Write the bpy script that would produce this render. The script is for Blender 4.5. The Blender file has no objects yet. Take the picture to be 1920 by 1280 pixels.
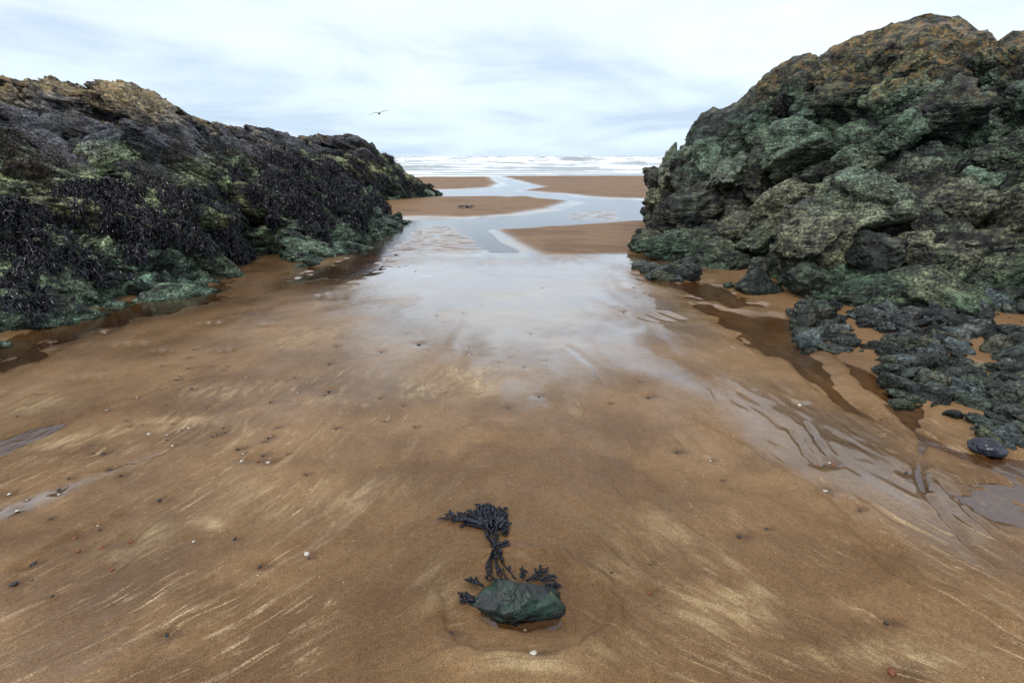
import bpy, bmesh, math, random
import numpy as np
from mathutils import Vector, Matrix

SC = bpy.context.scene
COL = SC.collection
R = math.radians
rng = np.random.default_rng(7)
random.seed(7)

# ------------------------------------------------------------------ camera
CAM_H = 1.5
PITCH = R(18.06)
FPX = 1067.0                       # focal length in photo pixels (1920 wide)
cam = bpy.data.cameras.new('camera')
cam.sensor_width = 36.0
cam.lens = 36.0 * FPX / 1920.0
cam.clip_start = 0.05
cam.clip_end = 20000
cam_o = bpy.data.objects.new('camera', cam)
COL.objects.link(cam_o)
cam_o.location = (0, 0, CAM_H)
cam_o.rotation_euler = (math.pi / 2 - PITCH, 0, 0)
SC.camera = cam_o

# ------------------------------------------------------------------ world, sun, exposure
SUN_EL, SUN_AZ = R(55), R(-150)     # azimuth from +Y towards +X
w = bpy.data.worlds.new('World')
SC.world = w
w.use_nodes = True
wt = w.node_tree
for n in list(wt.nodes):
    wt.nodes.remove(n)


def wn(t, **k):
    n = wt.nodes.new(t)
    for a, b in k.items():
        setattr(n, a, b)
    return n


def wl(a, b):
    wt.links.new(a, b)


out = wn('ShaderNodeOutputWorld')
bg = wn('ShaderNodeBackground')
bg.inputs['Strength'].default_value = 0.1
wl(bg.outputs[0], out.inputs['Surface'])
sky = wn('ShaderNodeTexSky', sky_type='NISHITA')
sky.sun_disc = False
sky.sun_elevation = SUN_EL
sky.sun_rotation = SUN_AZ
sky.air_density = 1.0
sky.dust_density = 1.5
tc = wn('ShaderNodeTexCoord')
sep = wn('ShaderNodeSeparateXYZ')
wl(tc.outputs['Generated'], sep.inputs[0])
# cloud deck: direction projected on a flat layer, softened near the horizon
add = wn('ShaderNodeMath', operation='ADD')
wl(sep.outputs['Z'], add.inputs[0])
add.inputs[1].default_value = 0.16
mx0 = wn('ShaderNodeMath', operation='MAXIMUM')
wl(add.outputs[0], mx0.inputs[0])
mx0.inputs[1].default_value = 0.05
dx = wn('ShaderNodeMath', operation='DIVIDE')
wl(sep.outputs['X'], dx.inputs[0]); wl(mx0.outputs[0], dx.inputs[1])
dy = wn('ShaderNodeMath', operation='DIVIDE')
wl(sep.outputs['Y'], dy.inputs[0]); wl(mx0.outputs[0], dy.inputs[1])
cb = wn('ShaderNodeCombineXYZ')
wl(dx.outputs[0], cb.inputs[0]); wl(dy.outputs[0], cb.inputs[1])
cb.inputs[2].default_value = 3.7
n1 = wn('ShaderNodeTexNoise')
n1.inputs['Scale'].default_value = 0.8
n1.inputs['Detail'].default_value = 7
n1.inputs['Roughness'].default_value = 0.52
n1.inputs['Distortion'].default_value = 0.4
wl(cb.outputs[0], n1.inputs['Vector'])
cr = wn('ShaderNodeValToRGB')
e = cr.color_ramp.elements
e[0].position = 0.34; e[0].color = (6.7, 7.5, 8.8, 1)
e[1].position = 0.62; e[1].color = (10.2, 10.6, 11.0, 1)
m = e.new(0.47); m.color = (8.9, 9.4, 10.3, 1)
wl(n1.outputs['Fac'], cr.inputs['Fac'])
# height gradient of an overcast sky: pale blue low down, whiter above
cr2 = wn('ShaderNodeValToRGB')
e = cr2.color_ramp.elements
e[0].position = 0.0; e[0].color = (0.70, 0.82, 0.90, 1)
e[1].position = 0.42; e[1].color = (1.05, 1.04, 1.03, 1)
m = e.new(0.12); m.color = (0.84, 0.92, 0.96, 1)
wl(sep.outputs['Z'], cr2.inputs['Fac'])
mm = wn('ShaderNodeMix', data_type='RGBA', blend_type='MULTIPLY')
mm.inputs['Factor'].default_value = 1
wl(cr.outputs[0], mm.inputs['A']); wl(cr2.outputs[0], mm.inputs['B'])
mix = wn('ShaderNodeMix', data_type='RGBA')
mix.inputs['Factor'].default_value = 0.88
wl(sky.outputs[0], mix.inputs['A']); wl(mm.outputs['Result'], mix.inputs['B'])
wl(mix.outputs['Result'], bg.inputs['Color'])

sun = bpy.data.lights.new('sun', 'SUN')
sun.energy = 1.5
sun.angle = R(14)
sun.color = (1.0, 0.96, 0.9)
sun_o = bpy.data.objects.new('sun', sun)
COL.objects.link(sun_o)
sd = Vector((math.sin(SUN_AZ) * math.cos(SUN_EL), math.cos(SUN_AZ) * math.cos(SUN_EL), math.sin(SUN_EL)))
sun_o.rotation_euler = sd.to_track_quat('Z', 'Y').to_euler()

SC.view_settings.view_transform = 'Standard'
SC.view_settings.look = 'None'
SC.view_settings.exposure = 0.28
SC.view_settings.gamma = 1.0
SC.view_settings.use_curve_mapping = False
SC.render.engine = 'CYCLES'
SC.cycles.use_denoising = True
SC.cycles.max_bounces = 5
SC.cycles.diffuse_bounces = 1
SC.cycles.glossy_bounces = 2
SC.cycles.transparent_max_bounces = 8
SC.cycles.sample_clamp_indirect = 8

# ------------------------------------------------------------------ coordinates read off the photograph
SP, CP = math.sin(PITCH), math.cos(PITCH)


def ray(px, py):
    a, b = (px - 960) / FPX, (640 - py) / FPX
    return np.array([a, CP + b * SP, -SP + b * CP])


def gp(px, py, z=0.0):
    d = ray(px, py)
    s = (z - CAM_H) / d[2]
    return np.array([d[0] * s, d[1] * s, z])


def at(px, py, Y):
    d = ray(px, py)
    s = Y / d[1]
    return np.array([d[0] * s, Y, CAM_H + d[2] * s])


def gpoly(pts):
    return np.array([gp(*p)[:2] for p in pts])


# ------------------------------------------------------------------ numpy noise
def h3(i, j, k, seed):
    n = (i.astype(np.int64) * 374761393 + j.astype(np.int64) * 668265263 + k.astype(np.int64) * 2147483647 + seed * 974634777) & 0xFFFFFFFF
    n = ((n ^ (n >> 13)) * 1274126177) & 0xFFFFFFFF
    n = ((n ^ (n >> 16)) * 2246822519) & 0xFFFFFFFF
    n = n ^ (n >> 15)
    return n


def h01(i, j, k, seed):
    return h3(i, j, k, seed).astype(np.float64) / 4294967295.0


def vnoise(x, y, z=None, seed=0):
    """smooth value noise, -1..1"""
    if z is None:
        xi, yi = np.floor(x), np.floor(y)
        fx, fy = x - xi, y - yi
        fx = fx * fx * fx * (fx * (fx * 6 - 15) + 10); fy = fy * fy * fy * (fy * (fy * 6 - 15) + 10)
        zi = np.zeros(1, np.int64)
        a, b = h01(xi, yi, zi, seed), h01(xi + 1, yi, zi, seed)
        c, d = h01(xi, yi + 1, zi, seed), h01(xi + 1, yi + 1, zi, seed)
        t, u = a + (b - a) * fx, c + (d - c) * fx
        return (t + (u - t) * fy) * 2 - 1
    xi, yi, zi = np.floor(x), np.floor(y), np.floor(z)
    fx, fy, fz = x - xi, y - yi, z - zi
    fx = fx * fx * fx * (fx * (fx * 6 - 15) + 10); fy = fy * fy * fy * (fy * (fy * 6 - 15) + 10); fz = fz * fz * (3 - 2 * fz)
    r = 0
    for a in (0, 1):
        for b in (0, 1):
            for c in (0, 1):
                wgt = (fx if a else 1 - fx) * (fy if b else 1 - fy) * (fz if c else 1 - fz)
                r = r + wgt * h01(xi + a, yi + b, zi + c, seed)
    return r * 2 - 1


def fbm(x, y, z=None, seed=0, octv=4, gain=0.5):
    r, a = 0, 1.0
    for o in range(octv):
        r = r + a * vnoise(x * 2 ** o + 17.3 * o, y * 2 ** o + 5.1 * o, None if z is None else z * 2 ** o - 9.7 * o, seed + o)
        a *= gain
    return r


def worley(q, seed, jit=0.9):
    """q (N,3). returns F1, F2, cell hash int, local offset to nearest centre"""
    b = np.floor(q)
    N = len(q)
    F1 = np.full(N, 9e9); F2 = np.full(N, 9e9)
    ID = np.zeros(N, np.int64)
    OFF = np.zeros((N, 3))
    for a in (-1, 0, 1):
        for bb in (-1, 0, 1):
            for c in (-1, 0, 1):
                cx, cy, cz = b[:, 0] + a, b[:, 1] + bb, b[:, 2] + c
                px = cx + 0.5 + jit * (h01(cx, cy, cz, seed) - 0.5)
                py = cy + 0.5 + jit * (h01(cx, cy, cz, seed + 1) - 0.5)
                pz = cz + 0.5 + jit * (h01(cx, cy, cz, seed + 2) - 0.5)
                d0, d1, d2 = q[:, 0] - px, q[:, 1] - py, q[:, 2] - pz
                d = d0 * d0 + d1 * d1 + d2 * d2
                cl = d < F1
                F2 = np.where(cl, F1, np.minimum(F2, d))
                F1 = np.where(cl, d, F1)
                ID = np.where(cl, h3(cx, cy, cz, seed + 3), ID)
                OFF[cl, 0] = d0[cl]; OFF[cl, 1] = d1[cl]; OFF[cl, 2] = d2[cl]
    return np.sqrt(F1), np.sqrt(F2), ID, OFF


def idr(ID, k):
    n = (ID * 2654435761 + k * 40503 * 97) & 0xFFFFFFFF
    n = ((n ^ (n >> 15)) * 2246822519) & 0xFFFFFFFF
    n = n ^ (n >> 13)
    return n.astype(np.float64) / 4294967295.0


def ss(a, b, x):
    t = np.clip((x - a) / (b - a), 0, 1)
    return t * t * (3 - 2 * t)


def poly_sd(x, y, poly, mg=2.0):
    """signed distance, positive inside; points farther than mg from the outline's box just get -mg"""
    lo, hi = poly.min(0) - mg, poly.max(0) + mg
    near = (x > lo[0]) & (x < hi[0]) & (y > lo[1]) & (y < hi[1])
    r = np.full(x.shape, -mg)
    if near.any():
        r[near] = _poly_sd(x[near], y[near], poly)
    return r


def _poly_sd(x, y, poly):
    n = len(poly)
    d = np.full(x.shape, 9e9)
    ins = np.zeros(x.shape, bool)
    for i in range(n):
        ax, ay = poly[i]; bx, by = poly[(i + 1) % n]
        ex, ey = bx - ax, by - ay
        t = np.clip(((x - ax) * ex + (y - ay) * ey) / (ex * ex + ey * ey + 1e-12), 0, 1)
        d = np.minimum(d, (x - ax - t * ex) ** 2 + (y - ay - t * ey) ** 2)
        c = ((ay > y) != (by > y)) & (x < ex * (y - ay) / (ey if ey != 0 else 1e-9) + ax)
        ins ^= c
    d = np.sqrt(d)
    return np.where(ins, d, -d)


def line_d(x, y, pts, mg=0.4):
    """distance to a polyline, signed side, parameter 0..1"""
    lo, hi = pts.min(0) - mg, pts.max(0) + mg
    near = (x > lo[0]) & (x < hi[0]) & (y > lo[1]) & (y < hi[1])
    d, sg, tt = np.full(x.shape, mg), np.ones(x.shape), np.zeros(x.shape)
    if near.any():
        d[near], sg[near], tt[near] = _line_d(x[near], y[near], pts)
    return d, sg, tt


def _line_d(x, y, pts):
    d = np.full(x.shape, 9e9); sg = np.ones(x.shape); tt = np.zeros(x.shape)
    n = len(pts)
    for i in range(n - 1):
        ax, ay = pts[i]; bx, by = pts[i + 1]
        ex, ey = bx - ax, by - ay
        t = np.clip(((x - ax) * ex + (y - ay) * ey) / (ex * ex + ey * ey + 1e-12), 0, 1)
        dd = (x - ax - t * ex) ** 2 + (y - ay - t * ey) ** 2
        m_ = dd < d
        d = np.where(m_, dd, d)
        sg = np.where(m_, np.sign((x - ax) * ey - (y - ay) * ex), sg)
        tt = np.where(m_, (i + t) / (n - 1), tt)
    return np.sqrt(d), sg, tt


def smooth_line(pts, n=6):
    pts = np.asarray(pts, float)
    P = np.vstack([2 * pts[0] - pts[1], pts, 2 * pts[-1] - pts[-2]])
    o = []
    for i in range(1, len(P) - 2):
        for k in range(n):
            t = k / n
            o.append(0.5 * (2 * P[i] + (P[i + 1] - P[i - 1]) * t + (2 * P[i - 1] - 5 * P[i] + 4 * P[i + 1] - P[i + 2]) * t * t + (3 * P[i] - P[i - 1] - 3 * P[i + 1] + P[i + 2]) * t ** 3))
    o.append(P[-2])
    return np.array(o)


# ------------------------------------------------------------------ mesh helpers
def make_mesh(name, V, Fq, mat, parent=None, attrs=None, smooth=True, loc=None):
    V = np.asarray(V, np.float32); Fq = np.asarray(Fq, np.int32)
    me = bpy.data.meshes.new(name)
    k = Fq.shape[1]
    me.vertices.add(len(V)); me.vertices.foreach_set('co', V.ravel())
    me.loops.add(Fq.size); me.loops.foreach_set('vertex_index', Fq.ravel())
    me.polygons.add(len(Fq)); me.polygons.foreach_set('loop_start', np.arange(0, Fq.size, k, dtype=np.int32))
    if smooth:
        me.polygons.foreach_set('use_smooth', np.ones(len(Fq), bool))
    for an, av in (attrs or {}).items():
        av = np.asarray(av, np.float32)
        if av.ndim == 2:
            a = me.attributes.new(an, 'FLOAT_VECTOR', 'POINT'); a.data.foreach_set('vector', av.ravel())
        else:
            a = me.attributes.new(an, 'FLOAT', 'POINT'); a.data.foreach_set('value', av)
    me.update(calc_edges=True)
    if mat:
        me.materials.append(mat)
    o = bpy.data.objects.new(name, me)
    COL.objects.link(o)
    if loc is not None:
        o.location = loc
    if parent is not None:
        o.parent = parent
    return o


def tag(o, label=None, cat=None, group=None, kind=None):
    if label: o['label'] = label
    if cat: o['category'] = cat
    if group: o['group'] = group
    if kind: o['kind'] = kind
    return o


def empty(name, loc=(0, 0, 0)):
    o = bpy.data.objects.new(name, None)
    o.empty_display_size = 0.1
    COL.objects.link(o)
    o.location = loc
    return o


def grid_faces(nu, nv):
    i = np.arange(nu - 1)[:, None] * nv + np.arange(nv - 1)[None, :]
    i = i.ravel()
    return np.stack([i, i + nv, i + nv + 1, i + 1], 1)


# ------------------------------------------------------------------ material helpers
class NT:
    def __init__(s, name):
        s.m = bpy.data.materials.new(name); s.m.use_nodes = True
        s.t = s.m.node_tree
        for n in list(s.t.nodes): s.t.nodes.remove(n)
        s.out = s.n('ShaderNodeOutputMaterial')

    def n(s, t, **k):
        n = s.t.nodes.new(t)
        for a, b in k.items(): setattr(n, a, b)
        return n

    def put(s, sock, v):
        if hasattr(v, 'is_linked') or isinstance(v, bpy.types.NodeSocket):
            s.t.links.new(v, sock)
        elif isinstance(v, (tuple, list)) and sock.type == 'RGBA' and len(v) == 3:
            sock.default_value = (*v, 1)
        else:
            sock.default_value = v

    def math(s, op, a, b=None, c=None, clamp=False):
        n = s.n('ShaderNodeMath', operation=op); n.use_clamp = clamp
        s.put(n.inputs[0], a)
        if b is not None: s.put(n.inputs[1], b)
        if c is not None: s.put(n.inputs[2], c)
        return n.outputs[0]

    def mix(s, f, a, b, blend='MIX'):
        n = s.n('ShaderNodeMix', data_type='RGBA', blend_type=blend)
        s.put(n.inputs['Factor'], f); s.put(n.inputs['A'], a); s.put(n.inputs['B'], b)
        return n.outputs['Result']

    def fmix(s, f, a, b):
        n = s.n('ShaderNodeMix', data_type='FLOAT')
        s.put(n.inputs[0], f); s.put(n.inputs[2], a); s.put(n.inputs[3], b)
        return n.outputs[0]

    def sstep(s, x, a, b):
        n = s.n('ShaderNodeMapRange', interpolation_type='SMOOTHSTEP')
        s.put(n.inputs[0], x); n.inputs[1].default_value = a; n.inputs[2].default_value = b
        return n.outputs[0]

    def noise(s, vec, scale, detail=4, rough=0.5, dist=0.0, out='Fac'):
        n = s.n('ShaderNodeTexNoise')
        if vec is not None: s.put(n.inputs['Vector'], vec)
        n.inputs['Scale'].default_value = scale; n.inputs['Detail'].default_value = detail
        n.inputs['Roughness'].default_value = rough; n.inputs['Distortion'].default_value = dist
        return n.outputs[out]

    def attr(s, name, vec=False):
        n = s.n('ShaderNodeAttribute'); n.attribute_name = name
        return n.outputs['Vector' if vec else 'Fac']

    def pos(s):
        return s.n('ShaderNodeNewGeometry').outputs['Position']

    def mapping(s, vec, rot=(0, 0, 0), scale=(1, 1, 1), loc=(0, 0, 0)):
        n = s.n('ShaderNodeMapping'); s.put(n.inputs[0], vec)
        n.inputs['Rotation'].default_value = rot; n.inputs['Scale'].default_value = scale; n.inputs['Location'].default_value = loc
        return n.outputs[0]

    def bump(s, h, strength, dist, nrm=None):
        n = s.n('ShaderNodeBump'); s.put(n.inputs['Height'], h); s.put(n.inputs['Strength'], strength)
        n.inputs['Distance'].default_value = dist
        if nrm is not None: s.put(n.inputs['Normal'], nrm)
        return n.outputs[0]

    def bsdf(s, color, rough, nrm=None, **k):
        b = s.n('ShaderNodeBsdfPrincipled')
        s.put(b.inputs['Base Color'], color); s.put(b.inputs['Roughness'], rough)
        if nrm is not None: s.put(b.inputs['Normal'], nrm)
        for a, v in k.items(): s.put(b.inputs[a.replace('_', ' ')], v)
        return b

    def finish(s, sh):
        s.t.links.new(sh, s.out.inputs['Surface'])
        return s.m


def mat_sand():
    M = NT('sand')
    p = M.pos()
    wet = M.attr('wet'); dry = M.attr('dry'); flow = M.attr('flow', True); stk = M.attr('streak'); tone = M.attr('tone'); pale = M.attr('pale')
    n_big = M.noise(p, 1.3, 4, 0.55)
    n_grain = M.noise(p, 260, 3, 0.75)
    n_mid = M.noise(p, 14, 5, 0.6)
    base = M.mix(M.sstep(n_big, 0.3, 0.7), (0.116, 0.065, 0.028), (0.218, 0.129, 0.059))
    base = M.mix(M.math('MULTIPLY', dry, 0.85), base, (0.185, 0.105, 0.050))
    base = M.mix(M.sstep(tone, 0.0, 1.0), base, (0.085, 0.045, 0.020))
    # pale shell-sand streaks drawn out by the backwash
    s1 = M.noise(M.mapping(flow, scale=(1 / 0.24, 1 / 0.022, 1.3)), 1.0, 4, 0.6, 0.25)
    s2 = M.noise(M.mapping(flow, scale=(1 / 0.13, 1 / 0.050, 1.6), loc=(3, 8, 1)), 1.0, 5, 0.68, 0.5)
    patch = M.sstep(M.noise(p, 2.3, 3, 0.6), 0.46, 0.64)
    brk = M.sstep(M.noise(p, 9, 4, 0.65), 0.36, 0.56)
    clus = M.sstep(M.noise(M.mapping(p, loc=(4, 7, 0)), 1.7, 3, 0.6), 0.38, 0.62)
    k1 = M.math('MULTIPLY', M.math('MULTIPLY', M.sstep(s1, 0.53, 0.72), brk), clus)
    k2 = M.math('MULTIPLY', M.sstep(s2, 0.56, 0.76), patch)
    s3 = M.noise(M.mapping(flow, scale=(1 / 0.45, 1 / 0.11, 0.8), loc=(9, 2, 4)), 1.0, 5, 0.62, 0.5)
    k3 = M.math('MULTIPLY', M.math('MULTIPLY', M.sstep(s3, 0.54, 0.74), 0.6), M.sstep(s2, 0.36, 0.56))
    k = M.math('MULTIPLY', M.math('MAXIMUM', M.math('MAXIMUM', k1, k2), k3), stk, clamp=True)
    k = M.math('MULTIPLY', k, M.sstep(M.noise(p, 130, 3, 0.7), 0.22, 0.60), clamp=True)
    base = M.mix(M.math('MULTIPLY', k, 0.80), base, (0.54, 0.41, 0.25))
    pn_ = M.sstep(M.noise(M.mapping(flow, scale=(6, 16, 1)), 1.0, 5, 0.66, 0.6), 0.40, 0.66)
    base = M.mix(M.math('MULTIPLY', M.math('MULTIPLY', pale, M.fmix(pn_, 0.12, 0.85)), 0.85, clamp=True), base, (0.46, 0.35, 0.19))
    # grains
    base = M.mix(0.8, base, M.mix(M.sstep(n_grain, 0.28, 0.72), (0.36, 0.34, 0.31), (1.64, 1.66, 1.69)), 'MULTIPLY')
    base = M.mix(0.5, base, M.mix(M.sstep(M.noise(p, 55, 4, 0.7), 0.3, 0.7), (0.72, 0.72, 0.72), (1.28, 1.28, 1.28)), 'MULTIPLY')
    base = M.mix(0.35, base, M.mix(n_mid, (0.55, 0.55, 0.55), (1.45, 1.45, 1.45)), 'MULTIPLY')
    gv = M.n('ShaderNodeTexVoronoi'); M.put(gv.inputs['Vector'], p); gv.inputs['Scale'].default_value = 30
    gs = M.n('ShaderNodeSeparateColor'); M.put(gs.inputs[0], gv.outputs['Color'])
    grit = M.math('MULTIPLY', M.math('LESS_THAN', gv.outputs['Distance'], M.math('MULTIPLY', gs.outputs[1], 0.11)), M.math('GREATER_THAN', gs.outputs[0], 0.55))
    grit = M.math('MULTIPLY', grit, M.sstep(M.noise(p, 1.6, 2, 0.5), 0.46, 0.60), clamp=True)
    base = M.mix(M.math('MULTIPLY', grit, 0.85), base, M.mix(M.math('GREATER_THAN', gs.outputs[2], 0.6), (0.018, 0.014, 0.012), (0.62, 0.52, 0.40)))
    wv = M.math('ADD', wet, M.math('MULTIPLY', M.math('SUBTRACT', n_mid, 0.5), 0.22), clamp=True)
    wv = M.math('MULTIPLY', wv, M.math('SUBTRACT', 1.0, M.math('MULTIPLY', k, 0.8)), clamp=True)
    base = M.mix(M.sstep(wv, 0.45, 1.0), base, M.mix(1.0, base, (0.62, 0.60, 0.60), 'MULTIPLY'))
    rough = M.fmix(wv, 0.54, 0.03)
    gb = M.bump(n_grain, M.fmix(wv, 0.5, 0.01), 0.002)
    gb = M.bump(M.noise(flow, 22, 4, 0.6), M.fmix(wv, 0.45, 0.015), 0.008, gb)
    sh = M.bsdf(base, rough, gb, IOR=1.45, Specular_IOR_Level=M.fmix(dry, M.fmix(M.sstep(wv, 0.3, 0.9), 0.16, 0.5), 0.10), Coat_Weight=M.sstep(wv, 0.45, 1.0), Coat_Roughness=0.015, Coat_IOR=1.75)
    return M.finish(sh.outputs[0])


def mat_water():
    M = NT('shallow_water')
    p = M.pos()
    nb = M.noise(M.mapping(p, scale=(1.0, 0.55, 1)), 9, 4, 0.55, 0.5)
    amt = M.sstep(M.noise(p, 0.55, 2, 0.5), 0.42, 0.62)
    bp = M.bump(nb, M.math('ADD', 0.10, M.math('MULTIPLY', amt, 0.25)), 0.02)
    gl = M.n('ShaderNodeBsdfGlossy'); gl.inputs['Color'].default_value = (0.97, 0.98, 1, 1); gl.inputs['Roughness'].default_value = 0.11
    M.put(gl.inputs['Normal'], bp)
    tr = M.n('ShaderNodeBsdfTransparent'); tr.inputs['Color'].default_value = (0.90, 0.80, 0.66, 1)
    fr = M.n('ShaderNodeFresnel'); fr.inputs['IOR'].default_value = 1.62
    M.put(fr.inputs['Normal'], bp)
    mx = M.n('ShaderNodeMixShader')
    M.put(mx.inputs[0], fr.outputs[0]); M.put(mx.inputs[1], tr.outputs[0]); M.put(mx.inputs[2], gl.outputs[0])
    return M.finish(mx.outputs[0])


def mat_sea():
    M = NT('surf')
    foam = M.attr('foam')
    p = M.pos()
    n = M.noise(M.mapping(p, scale=(0.25, 0.6, 1)), 2.2, 5, 0.65)
    f = M.sstep(M.math('ADD', foam, M.math('MULTIPLY', M.math('SUBTRACT', n, 0.5), 0.9)), 0.32, 0.6)
    c = M.mix(f, (0.17, 0.20, 0.20), (0.72, 0.75, 0.78))
    bp = M.bump(n, 0.5, 0.12)
    sh = M.bsdf(c, M.fmix(f, 0.18, 0.8), bp, IOR=1.33)
    return M.finish(sh.outputs[0])


def mat_rock(name, zr, ramp, lichen, strata_rot, spot=(0.5, 0.46, 0.38)):
    """ramp: (height fraction, dark colour, light colour): the tidal zones of the rock; zr: height of the crest"""
    M = NT(name)
    p = M.pos()
    oi = M.n('ShaderNodeObjectInfo')
    rnd = oi.outputs['Random']
    sx = M.n('ShaderNodeSeparateXYZ'); M.put(sx.inputs[0], p)
    hv = M.math('DIVIDE', sx.outputs[2], zr)
    nb = M.noise(p, 0.9, 2, 0.6)
    nm = M.noise(p, 6.5, 4, 0.62, 0.4)
    nf = M.noise(p, 36, 3, 0.68)
    sv = M.mapping(p, rot=strata_rot, scale=(2.2, 3.2, 17))
    st = M.noise(sv, 1.6, 4, 0.62, 0.4)
    h = M.math('ADD', hv, M.math('MULTIPLY', M.math('SUBTRACT', nb, 0.5), 0.40))
    h = M.math('ADD', h, M.math('MULTIPLY', M.math('SUBTRACT', rnd, 0.5), 0.16))
    h = M.math('ADD', h, M.math('MULTIPLY', M.math('SUBTRACT', nm, 0.5), 0.16), clamp=True)

    def rampn(idx):
        r = M.n('ShaderNodeValToRGB'); M.put(r.inputs[0], h)
        el = r.color_ramp.elements
        while len(el) > 1: el.remove(el[0])
        el[0].position = ramp[0][0]; el[0].color = (*ramp[0][idx], 1)
        for q in ramp[1:]:
            e_ = el.new(q[0]); e_.color = (*q[idx], 1)
        return r.outputs[0]
    rnd2 = M.math('FRACT', M.math('MULTIPLY', rnd, 37.7))
    v = M.math('ADD', M.math('MULTIPLY', nm, 0.75), M.math('ADD', M.math('MULTIPLY', st, 0.7), M.math('MULTIPLY', rnd2, 0.26)))
    v = M.sstep(v, 0.70, 1.10)
    c = M.mix(v, rampn(1), rampn(2))
    # warm olive or cold teal cast from block to block
    rnd3 = M.math('FRACT', M.math('MULTIPLY', rnd, 91.3))
    c = M.mix(0.7, c, M.mix(M.math('ADD', M.math('MULTIPLY', rnd3, 0.35), M.math('MULTIPLY', nb, 0.65)), (0.72, 1.02, 1.10), (1.30, 1.05, 0.72)), 'MULTIPLY')
    c = M.mix(0.85, c, M.mix(M.sstep(nf, 0.36, 0.66), (0.10, 0.10, 0.10), (1.8, 1.8, 1.8)), 'MULTIPLY')
    # dark joints, crevice shade put into the colour, quartz threads
    jv = M.noise(M.mapping(p, rot=strata_rot, scale=(3.0, 9, 9)), 1.3, 4, 0.6, 1.2)
    joint = M.math('SUBTRACT', 1.0, M.sstep(M.math('ABSOLUTE', M.math('SUBTRACT', jv, 0.5)), 0.0, 0.028))
    c = M.mix(M.math('MULTIPLY', joint, 0.75), c, (0.008, 0.009, 0.008))
    if lichen:
        l1 = M.math('MULTIPLY', M.sstep(M.noise(p, 7, 6, 0.72, 0.6), 0.47, 0.60), M.sstep(h, lichen[0], lichen[0] + 0.2), clamp=True)
        nz = M.n('ShaderNodeSeparateXYZ'); M.put(nz.inputs[0], M.n('ShaderNodeNewGeometry').outputs['Normal'])
        l1 = M.math('MULTIPLY', l1, M.sstep(nz.outputs[2], -0.1, 0.6), clamp=True)
        c = M.mix(M.math('MULTIPLY', l1, 0.75), c, M.mix(nf, M.mix(0.6, lichen[1], (0.04, 0.03, 0.015)), lichen[1]))
        l2 = M.math('MULTIPLY', M.sstep(M.noise(M.mapping(p, loc=(5, 2, 9)), 11, 4, 0.7, 0.3), 0.60, 0.68), M.sstep(h, lichen[0] + 0.05, lichen[0] + 0.25), clamp=True)
        c = M.mix(M.math('MULTIPLY', l2, lichen[3]), c, lichen[2])
    # barnacle and shell specks
    sp = M.n('ShaderNodeTexVoronoi'); M.put(sp.inputs['Vector'], p); sp.inputs['Scale'].default_value = 26
    spm = M.math('MULTIPLY', M.math('LESS_THAN', sp.outputs['Distance'], 0.13), M.sstep(M.noise(p, 2.4, 2, 0.5), 0.55, 0.68), clamp=True)
    c = M.mix(M.math('MULTIPLY', spm, 0.8), c, spot)
    hb = M.math('ADD', M.math('MULTIPLY', st, 1.0), M.math('ADD', M.math('MULTIPLY', nf, 0.55), M.math('MULTIPLY', nm, 0.8)))
    hb = M.math('SUBTRACT', hb, M.math('MULTIPLY', joint, 0.5))
    rgh = M.sstep(M.noise(M.mapping(p, loc=(3, 3, 3)), 1.9, 3, 0.6), 0.38, 0.64)
    bp = M.bump(hb, M.fmix(rgh, 0.45, 1.0), 0.055)
    vv = M.n('ShaderNodeVectorMath', operation='ADD'); M.put(vv.inputs[0], p)
    ws = M.n('ShaderNodeVectorMath', operation='SCALE'); M.put(ws.inputs[0], M.noise(p, 9, 4, 0.6, out='Color')); ws.inputs['Scale'].default_value = 0.16
    M.put(vv.inputs[1], ws.outputs[0])
    vr = M.n('ShaderNodeTexVoronoi'); M.put(vr.inputs['Vector'], M.mapping(vv.outputs[0], rot=strata_rot, scale=(1, 2.6, 2.6))); vr.inputs['Scale'].default_value = 7
    tilt = M.n('ShaderNodeSeparateColor'); M.put(tilt.inputs[0], vr.outputs['Color'])
    bp = M.bump(M.math('ADD', M.math('MULTIPLY', tilt.outputs[0], 0.7), M.math('SUBTRACT', 0.6, vr.outputs['Distance'])), M.fmix(rgh, 0.35, 0.9), 0.035, bp)
    sh = M.bsdf(c, M.fmix(nf, 0.24, 0.60), bp, IOR=1.48)
    return M.finish(sh.outputs[0])


def mat_weed(name, c0, c1, rough=0.3):
    M = NT(name)
    t = M.attr('tone')
    c = M.mix(t, c0, c1)
    sh = M.bsdf(c, rough, IOR=1.38)
    return M.finish(sh.outputs[0])


def mat_plain(name, c0, c1, scale=30, rough=0.5, bump=0.4):
    M = NT(name)
    co = M.n('ShaderNodeTexCoord').outputs['Object']
    n = M.noise(co, scale, 5, 0.6)
    c = M.mix(M.sstep(n, 0.3, 0.7), c0, c1)
    sh = M.bsdf(c, rough, M.bump(n, bump, 0.006))
    return M.finish(sh.outputs[0])


SAND = mat_sand(); WATER = mat_water(); SEA = mat_sea()

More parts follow.
